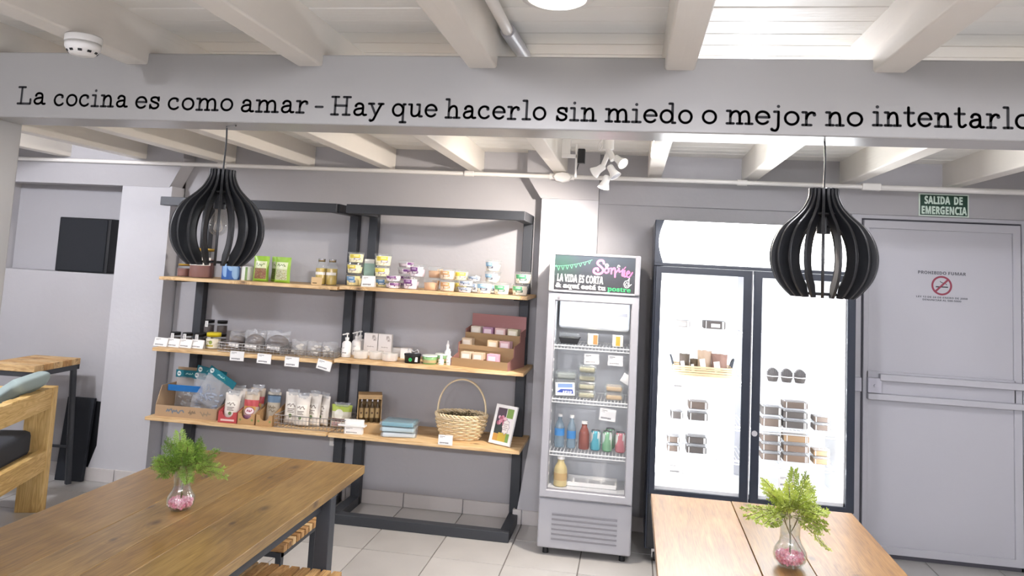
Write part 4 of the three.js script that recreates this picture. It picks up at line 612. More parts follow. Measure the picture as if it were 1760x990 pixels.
// ================================================================ goods: middle boards
{
  const tg = tex(64, 128, (g, w, h) => { g.fillStyle = '#f4f3ef'; g.fillRect(0, 0, w, h); g.fillStyle = '#77757a'; for (let i = 0; i < 6; i++) g.fillRect(14, 18 + i * 16, 36 - (i * 11) % 14, 6); }), tm = mat(0xffffff, 0.5, { map: tg });
  const dj = (x, y, z, label, tagged) => { const t = jar('dark_jar', label, 'jar', x, y, z, 0.034, 0.088, choc, black, { lid: 0.02, lr: 0.98 }); if (tagged) { const m = obj('paper_tag', quad(0.022, 0.04, 0.0, 0.062, 0.0362), tm, t); } return t; };
  ['first', 'second', 'third', 'fourth'].forEach((w, i) => dj(-3.075 + i * 0.085, YL2, -4.9 - i * 0.008, `black-lidded dark jar behind the ${w} price card from the board end`, true));
  ['first', 'second', 'third', 'fourth'].forEach((w, i) => priceCard(`${w} white price card of the row from the middle board end`, [-3.098, -3.012, -2.927, -2.847][i], YL2, [-4.765, -4.775, -4.78, -4.79][i], i === 0 ? 0.098 : 0.09, 0.058, -0.02, 'row of price cards on the middle board'));
  const st = [[-2.885, 0], [-2.8, 0], [-2.885, 1], [-2.8, 1]]; st.forEach(([x, k], i) => dj(x + (i % 2) * 0.012, YL2 + k * 0.0885, -4.99, ['dark jar at the near foot of the stacked pair by the yellow lid', 'dark jar at the foot of the stack behind the yellow-lidded pot', 'dark jar stacked on top, bearing a white tag', 'dark jar stacked on top behind the yellow-lidded pot'][i], i === 2));
  const yt = tex(256, 128, (g, w, h) => { g.fillStyle = '#e9e4cf'; g.fillRect(0, 0, w, h); g.fillStyle = '#8da04a'; g.beginPath(); g.arc(140, 50, 26, 0, 7); g.fill(); g.fillStyle = '#c8b84a'; g.fillRect(60, 84, 120, 22); squiggle(g, 60, 40, 70, 30, 7, '#7a6a3a', 5); });
  jar('spread_jar', 'pale jar with a bright yellow lid beside the wire basket', 'jar', -2.775, YL2, -4.87, 0.047, 0.105, cream, mat(0xdccb2e, 0.4), { lid: 0.026, lr: 1.0, neck: 0.95, label: mat(0xffffff, 0.5, { map: yt }), lh: 0.8, ly: 0.46 });
}
{
  wireBasket('wire basket holding brown cakes in shiny wrap', -2.452, YL2, -4.87, 0.44, 0.062, 0.24);
  const cake = (x, z, w, h, seed, label) => { const t = thing('wrapped_cake', label, 'cake', [x, YL2 + 0.006, z]); obj('cake_body', new THREE.SphereGeometry(0.5, 18, 12).scale(w, h * 1.3, 0.1).translate(0, h * 0.66, 0), mat(0x3f2a20, 0.7), t); obj('plastic_wrap', bagGeo(w * 1.12, h * 1.6, 0.13, seed, 0.5, 20, 18, 0.018), M.film, t); const lb = obj('paper_label', quad(w * 0.62, 0.026, 0, 0.034, 0.071), cardM, t); lb.rotation.z = -0.12; };
  cake(-2.6, -4.88, 0.112, 0.072, 51, 'brown cake in shiny wrap, first in the wire basket'); cake(-2.468, -4.86, 0.132, 0.084, 52, 'brown round cake in shiny wrap in the middle of the wire basket'); cake(-2.318, -4.88, 0.15, 0.086, 53, 'wide brown cake in shiny wrap at the far end of the wire basket');
  wireBasket('wire basket holding clear bags of pale cookies', -2.05, YL2, -4.87, 0.37, 0.05, 0.24);
  const pk = (x, z, w, seed, label) => { const t = thing('cookie_bag', label, 'bag', [x, YL2 + 0.006, z], 0, 'clear cookie bags in the wire basket'); obj('plastic_bag', bagGeo(w, 0.088, 0.1, seed, 0.4, 14, 12, 0.014), M.film, t); const r = rng(seed), c = []; for (let i = 0; i < 9; i++) c.push(new THREE.SphereGeometry(0.016, 8, 6).scale(1, 0.6, 1).translate((r() - 0.5) * w * 0.6, 0.014 + r() * 0.045, (r() - 0.5) * 0.05)); obj('cookies', c, mat(0xe4ddd2, 0.7), t); };
  pk(-2.155, -4.86, 0.11, 61, 'clear bag of pale cookies nearest the brown cakes'); pk(-2.05, -4.86, 0.1, 62, 'clear bag of pale cookies in the middle of its basket'); pk(-1.945, -4.87, 0.11, 63, 'clear bag of pale cookies beside the white pump bottle');
  [[-2.505, 0.94, 0, 'white price card hanging under the first brown cake'], [-2.318, 0.936, -0.03, 'white price card hanging below the wide brown cake'], [-2.128, 0.93, -0.02, 'white price card hanging below the pale cookie bags'], [-1.915, 0.925, -0.2, 'tilted price card hanging from the board edge by the post']].forEach(([x, y, a, l], i) => priceCard(l, x, y, -4.698, 0.097, 0.062, a, 'price cards hanging from the middle board', 0.02));
}
{ // cosmetics
  const pump = (x, z, label, turn) => { const t = thing('pump_bottle', label, 'bottle', [x, YR2, z], turn); obj('body', lathe([[0, 0], [0.028, 0], [0.03, 0.004], [0.03, 0.088], [0.022, 0.1], [0.011, 0.104], [0.011, 0.112], [0, 0.112]], 22), M.whitePlastic, t); obj('pump_head', [cyl(0.013, 0.013, 0.014, 0, 0.112, 0, 14), cyl(0.004, 0.004, 0.02, 0, 0.126, 0, 8), rbox(0.018, 0.01, 0.016, 0, 0.15, 0, 0.003), rod([0, 0.15, 0], [-0.03, 0.142, 0.006], 0.0045, 6)], M.whitePlastic, t); obj('paper_label', new THREE.CylinderGeometry(0.0305, 0.0305, 0.05, 18, 1, true, -0.8, 1.6).translate(0, 0.045, 0), cardM, t); };
  pump(-1.818, -4.83, 'white pump bottle at the board end, the frontmost one', 0); pump(-1.8, -4.96, 'white pump bottle half hidden behind the front one', 0.3); pump(-1.8, -5.03, 'white pump bottle against the leaflet boxes', -0.4);
  const lt = tex(160, 220, (g, w, h) => { g.fillStyle = '#f0ece8'; g.fillRect(0, 0, w, h); const r = rng(8); for (let i = 0; i < 12; i++) { g.fillStyle = `rgba(120,110,105,${0.15 + r() * 0.25})`; g.beginPath(); g.ellipse(w * 0.62 + r() * 50, 20 + r() * 50, 8, 14, r() * 3, 0, 7); g.fill(); } squiggle(g, 40, 130, 80, 12, 9, '#a9a19b', 4); });
  [[-1.712, 'pale leaflet box nearer the pump bottles', 0.06], [-1.612, 'pale leaflet box farther from the pump bottles', -0.04]].forEach(([x, l, a]) => { const t = thing('leaflet_box', l, 'box', [x, YR2, -5.0], a); obj('carton', rbox(0.094, 0.148, 0.03, 0, 0.074, 0, 0.003), M.white, t); obj('print', quad(0.09, 0.144, 0, 0.074, 0.0156), mat(0xffffff, 0.5, { map: lt }), t); });
  const cup = (x, z, r, label, fill) => { const t = thing('cream_pot', label, 'pot', [x, YR2, z]); obj('pot_body', lathe([[0, 0.001], [r * 0.9, 0.001], [r, 0.006], [r, 0.044], [r * 1.03, 0.046], [r * 1.03, 0.052]], 24), M.milky, t); obj('contents', lathe([[0, 0.002], [r * 0.87, 0.002], [r * 0.92, 0.012], [0, 0.015]], 20), fill, t); obj('lid', lathe([[0, 0.054], [r * 1.03, 0.053], [r * 1.04, 0.046]], 24), M.clearPlastic, t); };
  cup(-1.71, -4.81, 0.044, 'clear pot of cream before the first leaflet box', cream); cup(-1.612, -4.83, 0.045, 'clear pot of cream before the second leaflet box', cream); cup(-1.512, -4.8, 0.049, 'clear pot of pinkish cream next to the black tub', mat(0xecc9b2, 0.6));
  [[-1.553, -5.05, 0.078, 0.055, 'small white carton behind the pinkish pot'], [-1.458, -4.98, 0.072, 0.066, 'white carton standing behind the black tub'], [-1.1, -5.0, 0.035, 0.05, 'tiny white carton beside the stepped cardboard display']].forEach(([x, z, w, h, l]) => { const t = thing('carton', l, 'box', [x, YR2, z], 0.05); obj('carton_body', rbox(w, h, 0.04, 0, h / 2, 0, 0.002), M.white, t); obj('carton_flap', rbox(w * 0.96, 0.003, 0.036, 0, h + 0.001, 0, 0.001), mat(0xe4dfd8, 0.6), t); });
  const bk = thing('scrub_tub', 'low black tub with a green round mark and a clear ribbon on it', 'tub', [-1.363, YR2, -4.8]); obj('tub_body', lathe([[0, 0], [0.048, 0], [0.052, 0.045], [0.054, 0.047], [0.054, 0.056], [0, 0.056]], 26), M.black, bk);
  { const gt = tex(128, 128, (g) => { g.clearRect(0, 0, 128, 128); g.fillStyle = '#27b15c'; g.beginPath(); g.arc(64, 64, 56, 0, 7); g.fill(); g.strokeStyle = '#0c3d20'; g.lineWidth = 9; g.beginPath(); g.arc(64, 64, 24, 0, 7); g.stroke(); }); obj('round_mark', quad(0.026, 0.026, 0.0, 0.024, 0.0512), mat(0xffffff, 0.5, { map: gt, transparent: true }), bk); obj('paper_label', quad(0.022, 0.03, 0.034, 0.026, 0.041).rotateY(0.0), M.white, bk); obj('ribbon', [tube([[-0.01, 0.057, 0], [-0.03, 0.075, 0.01], [-0.02, 0.088, 0.01], [0.005, 0.07, 0.0], [0.03, 0.082, 0.0], [0.04, 0.066, 0.01], [0.01, 0.058, 0]], 0.004, 28, 5)], M.film, bk); }
  const gr = (x, z, l, dx) => { const t = thing('green_tub', l, 'tub', [x, YR2, z]); obj('tub_body', lathe([[0, 0], [0.043, 0], [0.047, 0.05], [0, 0.05]], 24), mat(0x7fae72, 0.5), t); obj('tub_band', new THREE.CylinderGeometry(0.0468, 0.0455, 0.018, 22, 1, true).translate(0, 0.018, 0), mat(0xb6a57a, 0.5), t); obj('lid', lathe([[0, 0.055], [0.047, 0.055], [0.049, 0.047]], 24), mat(0xdfe9e2, 0.4), t); };
  gr(-1.253, -4.81, 'green tub with a pale lid in front of another green one'); gr(-1.2, -4.93, 'green tub set back behind the first green tub');
  const drop = (x, z, h, r, l) => { const t = thing('dropper_bottle', l, 'bottle', [x, YR2, z]); obj('body', lathe([[0, 0], [r, 0], [r, h * 0.5], [r * 0.5, h * 0.6], [0, h * 0.6]], 18), M.whitePlastic, t); obj('dropper', [cyl(r * 0.55, r * 0.5, h * 0.14, 0, h * 0.6, 0, 12), cyl(r * 0.62, r * 0.5, h * 0.1, 0, h * 0.74, 0, 12), cyl(r * 0.4, r * 0.22, h * 0.16, 0, h * 0.84, 0, 12)], M.whitePlastic, t); obj('paper_label', new THREE.CylinderGeometry(r + 0.0005, r + 0.0005, h * 0.3, 14, 1, true, -0.9, 1.8).translate(0, h * 0.24, 0), cardM, t); };
  drop(-1.168, -4.93, 0.14, 0.019, 'tallest white dropper bottle of the three'); drop(-1.13, -4.82, 0.1, 0.017, 'white dropper bottle nearest the stepped cardboard display'); drop(-1.178, -4.81, 0.062, 0.018, 'shortest white dropper bottle of the three');
  // stepped display
  const t = thing('display_stand', 'stepped cardboard display stand with rows of soap boxes', 'display', [-0.9, YR2, -4.86], -0.22), K = mat(0xa0835f, 0.8), KD = mat(0x9c7068, 0.8);
  obj('tier', lim(-0.19, 0.19, 0, 0.042, 0.0, 0.1, 0.002), K, t); obj('tier', lim(-0.19, 0.19, 0, 0.118, -0.09, 0.0, 0.002), K, t); obj('tier', lim(-0.19, 0.19, 0, 0.19, -0.18, -0.09, 0.002), K, t);
  obj('side_panel', ext([[-0.102, 0], [-0.102, 0.05], [-0.01, 0.075], [-0.01, 0.14], [0.09, 0.16], [0.09, 0.22], [0.18, 0.24], [0.18, 0], [-0.102, 0]], 0.004).rotateY(Math.PI / 2).translate(0.19, 0, 0), KD, t);
  obj('side_panel', ext([[-0.102, 0], [-0.102, 0.05], [-0.01, 0.075], [-0.01, 0.14], [0.09, 0.16], [0.09, 0.22], [0.18, 0.24], [0.18, 0], [-0.102, 0]], 0.004).rotateY(Math.PI / 2).translate(-0.194, 0, 0), KD, t);
  obj('front_lip', lim(-0.19, 0.19, 0, 0.052, 0.1, 0.104), K, t); obj('front_lip', lim(-0.19, 0.19, 0.1, 0.128, 0.0, 0.004), K, t); obj('front_lip', lim(-0.19, 0.19, 0.17, 0.2, -0.09, -0.086), K, t);
  obj('header_board', lim(-0.19, 0.194, 0.19, 0.318, -0.186, -0.18, 0.001), mat(0xb48484, 0.8), t);
  const cols = [[0xd8cfc0, 0xece6da], [0xb58aa6, 0xf0d9e2], [0xe7c4c0, 0xf6e6e4], [0xd7d0b4, 0xf4eede], [0xd8c4a8, 0xf2e8da], [0xefd2a6, 0xfaf0dc], [0xdcb4b8, 0xf6e2e4], [0xd9c9b0, 0xf4ece0], [0xdcbfa4, 0xf3e6dc], [0xe6b0c4, 0xfae4ec]];
  const sp = [[-0.13, 2, 0], [-0.045, 2, 1], [0.04, 2, 2], [0.13, 2, 3], [-0.15, 1, 4], [0.03, 1, 5], [0.115, 1, 6], [-0.105, 0, 7], [-0.025, 0, 8], [0.075, 0, 9]], tn = ['lowest', 'middle', 'top'], hue = ['grey', 'mauve', 'rose', 'olive cream', 'sand', 'yellow cream', 'dusty pink', 'beige', 'tan', 'bright pink'];
  const cA = Math.cos(-0.22), sA = Math.sin(-0.22);
  for (const [x, k, c] of sp) { const zz = [0.055, -0.045, -0.135][k], yy = [0.042, 0.118, 0.19][k], s = thing('soap_box', `${hue[c]} soap box on the ${tn[k]} tier of the stepped display`, 'box', [-0.9 + x * cA + zz * sA, YR2 + yy + 0.0008, -4.86 - x * sA + zz * cA], -0.22 + (c % 3 - 1) * 0.05, 'soap boxes on the stepped display'); obj('box_body', rbox(0.07, 0.048, 0.05, 0, 0.024, 0, 0.002), mat(cols[c][0], 0.6), s); obj('front_label', quad(0.05, 0.028, 0, 0.022, 0.0256), mat(cols[c][1], 0.6), s); }
}

// ================================================================ goods: lower boards
{
  const t = thing('display_box', 'open kraft display box holding header-card bags at the board end', 'display', [-2.86, YL3, -4.85], 0.02), K = mat(0xb3987a, 0.8);
  const logo = tex(512, 96, (g, w, h) => { g.fillStyle = '#b09474'; g.fillRect(0, 0, w, h); squiggle(g, 90, 46, 150, 46, 17, '#6f7a86', 11); squiggle(g, 280, 48, 60, 40, 18, '#7c6a56', 9); squiggle(g, 380, 48, 90, 40, 19, '#8a7a66', 9); });
  obj('front_panel', lim(-0.215, 0.215, 0, 0.072, 0.098, 0.102), K, t); obj('front_print', quad(0.42, 0.066, 0, 0.036, 0.1026), mat(0xffffff, 0.8, { map: logo }), t);
  obj('side_panel', ext([[-0.1, 0], [-0.1, 0.075], [-0.05, 0.19], [-0.04, 0.19], [0.12, 0.19], [0.12, 0]], 0.004).rotateY(Math.PI / 2).translate(-0.217, 0, 0), K, t); obj('side_panel', ext([[-0.1, 0], [-0.1, 0.075], [0.12, 0.12], [0.12, 0]], 0.004).rotateY(Math.PI / 2).translate(0.213, 0, 0), K, t);
  obj('back_panel', lim(-0.215, 0.1, 0, 0.29, -0.13, -0.126), K, t); obj('base_panel', lim(-0.215, 0.215, 0, 0.004, -0.128, 0.1), K, t);
  obj('blue_strip', lim(-0.2, 0.05, 0.15, 0.19, 0.0, 0.003), mat(0x1c6fb4, 0.5), t);
  const ht = tex(512, 96, (g, w, h) => { g.fillStyle = '#14707f'; g.fillRect(0, 0, w, h); g.fillStyle = '#e2e8e4'; g.beginPath(); g.arc(56, 48, 34, 0, 7); g.fill(); g.fillStyle = '#5a7880'; g.fillRect(34, 40, 44, 14); squiggle(g, 170, 46, 130, 26, 5, '#bfe0da', 8); g.fillStyle = '#5fc06a'; g.fillRect(300, 48, 26, 9); }), hm = mat(0xffffff, 0.45, { map: ht });
  const bag = (x, y, z, a, seed, label, tint) => { const b = thing('header_bag', label, 'bag', [x, YL3 + y, z], 0, 'clear bags with teal header cards'); b.rotation.z = a; const bg = obj('plastic_bag', bagGeo(0.2, 0.2, 0.035, seed, 0.25, 12, 12, 0.008), M.film, b); obj('header_card', lim(-0.108, 0.108, 0.195, 0.245, -0.002, 0.002), mat(0x14707f, 0.45), b); obj('header_print', quad(0.214, 0.048, 0, 0.22, 0.0026), hm, b); const r = rng(seed), c = []; for (let i = 0; i < 16; i++) { const p = [(r() - 0.5) * 0.13, 0.02 + r() * 0.1, (r() - 0.5) * 0.02]; c.push(rod(p, [p[0] + (r() - 0.5) * 0.08, p[1] + (r() - 0.3) * 0.06, p[2]], 0.004 + r() * 0.003, 5)); } obj('contents', c, tint, b); };
  const tw = [mat(0xd8d4cc, 0.6), mat(0xa8b6cc, 0.6), mat(0x6d84ad, 0.6)];
  bag(-2.965, 0.03, -4.945, 0.0, 71, 'upright bag with a teal header card, first in the display box', tw[0]); bag(-2.82, 0.03, -4.9, -0.06, 72, 'bag with a teal header card, second in the display box', tw[1]); bag(-2.8, 0.07, -4.865, -0.16, 73, 'bag with a teal header card tilting over the second one', tw[2]); bag(-2.765, 0.075, -4.815, -0.5, 74, 'bag with a teal header card tipped farthest out of the box', tw[1]);
}
{
  const bagT = (base, marks, seed, label) => tex(192, 320, (g, w, h) => { g.fillStyle = base; g.fillRect(0, 0, w, h); g.fillStyle = label; g.fillRect(22, 96, w - 44, 150); squiggle(g, 44, 128, w - 88, 30, seed, marks, 7); g.fillStyle = marks; for (let i = 0; i < 3; i++) g.fillRect(52, 164 + i * 16, w - 104 - (i * 17) % 30, 7); g.fillStyle = '#6b8450'; g.beginPath(); g.arc(w / 2, 236, 20, 0, 7); g.fill(); });
  const whiteBag = mat(0xffffff, 0.4, { map: bagT('#e4ddd2', '#6a5a4e', 81, '#ece7dc'), side: THREE.DoubleSide }), pinkBag = mat(0xffffff, 0.4, { map: tex(192, 320, (g, w, h) => { g.fillStyle = '#b9a892'; g.fillRect(0, 0, w, h); g.fillStyle = '#b8484c'; g.fillRect(0, 84, w, 70); g.fillStyle = '#c79a4e'; g.fillRect(20, 150, w - 40, 40); g.fillStyle = '#ead9dc'; g.beginPath(); g.ellipse(w / 2, 200, 62, 40, 0, 0, 7); g.fill(); g.strokeStyle = '#8e3a4c'; g.lineWidth = 7; g.stroke(); squiggle(g, 62, 200, 70, 24, 5, '#a33b52', 7); g.fillStyle = '#8d5d78'; g.fillRect(20, 246, w - 40, 44); }), side: THREE.DoubleSide }), greyBag = mat(0xffffff, 0.45, { map: tex(192, 320, (g, w, h) => { g.fillStyle = '#a99f8d'; g.fillRect(0, 0, w, h); g.fillStyle = '#5e7890'; g.fillRect(0, 40, w, 70); g.fillStyle = '#2f3a46'; g.fillRect(0, 30, w, 12); squiggle(g, 40, 160, w - 80, 30, 12, '#6c5d46', 8); squiggle(g, 60, 200, w - 110, 24, 13, '#6c5d46', 6); }), side: THREE.DoubleSide });
  const tray = (x, z, w, m, label, turn, front) => { const t = thing('snack_carton', label, 'carton', [x, YL3, z], turn), D = 0.19; const s = [[-w / 2, 0], [-w / 2, 0.07]]; for (let i = 0; i <= 8; i++) { const a = Math.PI * i / 8; s.push([-w * 0.28 * Math.cos(a), 0.068 - 0.034 * Math.sin(a)]); } s.push([w / 2, 0.07], [w / 2, 0]); obj('front_panel', ext(s, 0.003, D / 2 - 0.003), m, t); obj('side_panel', ext([[-D / 2, 0], [-D / 2, 0.07], [D / 2, 0.12], [D / 2, 0]], 0.003).rotateY(Math.PI / 2).translate(w / 2 - 0.003, 0, 0), m, t); obj('side_panel', ext([[-D / 2, 0], [-D / 2, 0.07], [D / 2, 0.12], [D / 2, 0]], 0.003).rotateY(Math.PI / 2).translate(-w / 2, 0, 0), m, t); obj('base_panel', lim(-w / 2, w / 2, 0, 0.003, -D / 2, D / 2), m, t); if (front) obj('front_print', quad(w * 0.72, 0.012, 0, 0.018, D / 2 + 0.0008), front, t); else for (const sx of [-0.34, 0.34]) obj('leaf_mark', new THREE.CircleGeometry(0.007, 10).translate(w * sx, 0.03, D / 2 + 0.0008), mat(0x7d9150, 0.7), t); return t; };
  const place = (x, y, z, turn, lean, m, w, h, d, seed, label, group) => { const t = thing('snack_bag', label, 'bag', [x, y, z], turn, group); t.rotation.order = 'YXZ'; t.rotation.x = lean; obj('bag_body', bagGeo(w, h, d, seed, 0.12, 12, 16, 0.005), m, t); obj('clear_top', bagGeo(w * 0.8, h * 0.2, d * 0.4, seed + 3, 0.1, 10, 6, 0.008).translate(0, h * 0.9, 0), M.film, t); };
  tray(-2.55, -4.815, 0.128, mat(0xb8474a, 0.7), 'red snack carton next to the header-card display box', 0.04, mat(0xe9c9c4, 0.7));
  place(-2.553, YL3 + 0.006, -4.775, 0.04, -0.1, whiteBag, 0.11, 0.175, 0.05, 82, 'front white bag in the red snack carton', 'bags in the red carton'); place(-2.55, YL3 + 0.006, -4.84, 0.04, -0.1, whiteBag, 0.11, 0.195, 0.05, 83, 'rear white bag in the red snack carton', 'bags in the red carton');
  tray(-2.42, -4.815, 0.118, M.kraft, 'kraft snack carton holding red-banded bags', 0.03); place(-2.422, YL3 + 0.006, -4.775, 0.03, -0.1, pinkBag, 0.104, 0.19, 0.05, 84, 'front red-banded bag in the kraft carton', 'red-banded bags'); place(-2.42, YL3 + 0.006, -4.845, 0.03, -0.1, pinkBag, 0.104, 0.205, 0.05, 85, 'rear red-banded bag in the kraft carton', 'red-banded bags');
  tray(-2.296, -4.815, 0.112, M.kraft, 'kraft snack carton holding a grey blue bag', 0.03); place(-2.296, YL3 + 0.006, -4.835, 0.03, -0.08, greyBag, 0.094, 0.19, 0.06, 86, 'grey blue topped bag in a kraft carton by the wire basket');
  wireBasket('wire basket of white flour bags on the lower board', -1.99, YL3, -4.85, 0.47, 0.082, 0.25);
  [[-2.165, -4.84, 0.05, 'first'], [-2.082, -4.81, -0.04, 'second'], [-2.02, -4.85, -0.25, 'third'], [-1.965, -4.88, -0.5, 'fourth']].forEach(([x, z, a, w], i) => { place(x, YL3 + 0.008, z, a, -0.06, whiteBag, 0.104, 0.195 - (i % 2) * 0.01, 0.055, 90 + i, `white bag, ${w} from the kraft cartons in the lower wire basket`, 'white bags in the lower wire basket'); });
  const gb = mat(0xffffff, 0.4, { map: tex(192, 200, (g, w, h) => { g.fillStyle = '#cfc9b6'; g.fillRect(0, 0, w, h); g.fillStyle = '#a8b94c'; g.fillRect(0, 0, w, 60); g.fillStyle = '#e3e0d2'; g.beginPath(); g.arc(80, 84, 44, 0, 7); g.fill(); g.fillStyle = '#5d3f3b'; g.fillRect(10, 122, 130, 26); g.fillStyle = '#b7938f'; g.fillRect(14, 154, 110, 36); }), side: THREE.DoubleSide });
  place(-1.832, YL3 + 0.008, -4.86, 0.05, -0.06, gb, 0.138, 0.14, 0.06, 99, 'beige bag with a lime green top in the lower wire basket');
}
{
  const t = thing('oil_display', 'kraft display box of slim bottles next to the steel post', 'display', [-1.645, YR3, -4.86], 0.35), K = mat(0xb8986c, 0.8);
  obj('side_panel', lim(0.072, 0.076, 0, 0.225, -0.09, 0.03), K, t); obj('side_panel', lim(-0.076, -0.072, 0, 0.225, -0.09, 0.03), K, t); obj('back_panel', lim(-0.076, 0.076, 0, 0.232, -0.094, -0.09), K, t); obj('top_panel', lim(-0.076, 0.076, 0.205, 0.232, -0.09, 0.03), K, t); obj('base_panel', lim(-0.09, 0.09, 0, 0.055, -0.1, 0.06, 0.002), K, t);
  for (let i = 0; i < 4; i++) { const x = -0.052 + i * 0.0345, b = thing('slim_bottle', ['slim dark bottle at the outer end of the kraft display', 'second slim dark bottle in the kraft display', 'third slim dark bottle in the kraft display', 'slim dark bottle by the inner wall of the kraft display'][i], 'bottle', [-1.645 + x * Math.cos(0.35), YR3 + 0.056, -4.86 - x * Math.sin(0.35)], 0.35, 'slim bottles in the kraft display'); obj('body', lathe([[0, 0], [0.014, 0], [0.0145, 0.1], [0.008, 0.115], [0.007, 0.13], [0, 0.13]], 16), mat(0x4a3a22, 0.3), b); obj('cap', cyl(0.008, 0.007, 0.016, 0, 0.13, 0, 12), M.chrome, b); obj('paper_label', new THREE.CylinderGeometry(0.0152, 0.0152, 0.062, 14, 1, true).translate(0, 0.06, 0), mat(0xa58d62, 0.7), b); obj('round_mark', new THREE.CircleGeometry(0.007, 12).translate(0, 0.06, 0.0156), mat(0x5a452c, 0.7), b); }
  const h = thing('card_holder', 'white plastic card holder before the slim bottles', 'holder', [-1.7, YR3, -4.745], 0.05); obj('holder_base', rbox(0.12, 0.048, 0.03, 0, 0.024, 0, 0.002), M.white, h); obj('holder_tray', rbox(0.175, 0.01, 0.05, -0.01, 0.053, 0, 0.002), M.whitePlastic, h); obj('holder_back', rbox(0.125, 0.03, 0.02, 0.0, 0.073, -0.006, 0.002), M.white, h); obj('print', quad(0.112, 0.042, 0, 0.024, 0.0156), cardM, h);
}
{ // flat packs
  const cy = mat(0x3f9fb4, 0.4), pk = (y, a, c, label) => { const t = thing('flat_pack', label, 'package', [-1.425, YR3 + y, -4.83], a, 'flat packs stacked in clear film'); obj('pack_body', rbox(0.2, 0.026, 0.16, 0, 0.014, 0, 0.006), c, t); obj('clear_film', rbox(0.226, 0.03, 0.184, 0, 0.0155, 0, 0.012), M.film, t); };
  pk(0, 0.22, mat(0xd7e3e8, 0.4), 'pale flat pack at the bottom of the pile'); pk(0.032, 0.12, mat(0xb8d6de, 0.4), 'light blue flat pack in the middle of the pile'); pk(0.064, 0.05, cy, 'turquoise flat pack on top of the pile');
}
{ // wicker basket
  const t = thing('wicker_basket', 'pale wicker basket with a high round handle', 'basket', [-1.045, YR3, -4.9]), wm = [mat(0xe9d6b2, 0.65), mat(0xdfc79c, 0.65)], N = 22;
  const R = y => 0.118 + 0.045 * Math.sin(Math.min(1, y / 0.14) * 1.5), Z = 0.72;
  obj('basket_bottom', cyl(0.116, 0.12, 0.006, 0, 0, 0, 28).scale(1, 1, Z), wm[1], t);
  const st = []; for (let i = 0; i < N; i++) { const a = i / N * 6.2832; st.push(tube([0.004, 0.04, 0.08, 0.12, 0.145].map(y => [Math.cos(a) * R(y), y, Math.sin(a) * R(y) * Z]), 0.003, 6, 5)); } obj('uprights', st, wm[1], t);
  for (let k = 0; k < 11; k++) { const y = 0.01 + k * 0.0118, P = []; for (let i = 0; i < N * 2; i++) { const a = i / (N * 2) * 6.2832, o = (i % 2 ? 0 : ((i / 2 + k) % 2 ? 0.0055 : -0.0055)); P.push([Math.cos(a) * (R(y) + o), y + 0.001 * Math.sin(a * 5 + k), Math.sin(a) * (R(y) + o) * Z]); } obj('woven_strand', tube(P, 0.0058, N * 6, 5, true), wm[k % 2], t); }
  for (let s = 0; s < 3; s++) { const P = []; for (let i = 0; i < 48; i++) { const a = i / 48 * 6.2832, q = a * 12 + s * 2.094; P.push([Math.cos(a) * (R(0.145) + 0.006 * Math.cos(q)), 0.146 + 0.009 * Math.sin(q), Math.sin(a) * (R(0.145) + 0.006 * Math.cos(q)) * Z]); } obj('braided_rim', tube(P, 0.006, 240, 5, true), wm[s % 2], t); }
  const hp = s => Array.from({ length: 13 }, (_, i) => { const a = Math.PI * i / 12; return [-Math.cos(a) * 0.158, 0.13 + Math.sin(a) ** 0.8 * 0.235, s]; }); obj('handle', [tube(hp(-0.004), 0.0055, 40, 6), tube(hp(0.005), 0.0055, 40, 6)], wm[0], t);
  const r = rng(15), p = []; for (let i = 0; i < 240; i++) { const a = r() * 6.283, q = Math.sqrt(r()) * 0.14; p.push(new THREE.TorusGeometry(0.012 + r() * 0.012, 0.0018, 3, 6, 2 + r() * 2).rotateX(r() * 6).rotateY(r() * 6).translate(Math.cos(a) * q, 0.125 + r() * 0.022 * (1 - q / 0.2), Math.sin(a) * q * Z)); }
  const sh = obj('paper_shred', [...p, cyl(0.14, 0.15, 0.05, 0, 0.07, 0, 24).scale(1, 1, Z * 0.97)], mat(0x70654a, 0.85)); sh.position.set(-1.045, YR3, -4.9); sh.userData = { kind: 'stuff', label: 'brown green paper shred filling the wicker basket', category: 'paper shred' };
  priceCard('white price card on the board edge before the wicker basket', -1.092, YR3 - 0.004, -4.69, 0.09, 0.06, 0, undefined, 0.02);
}
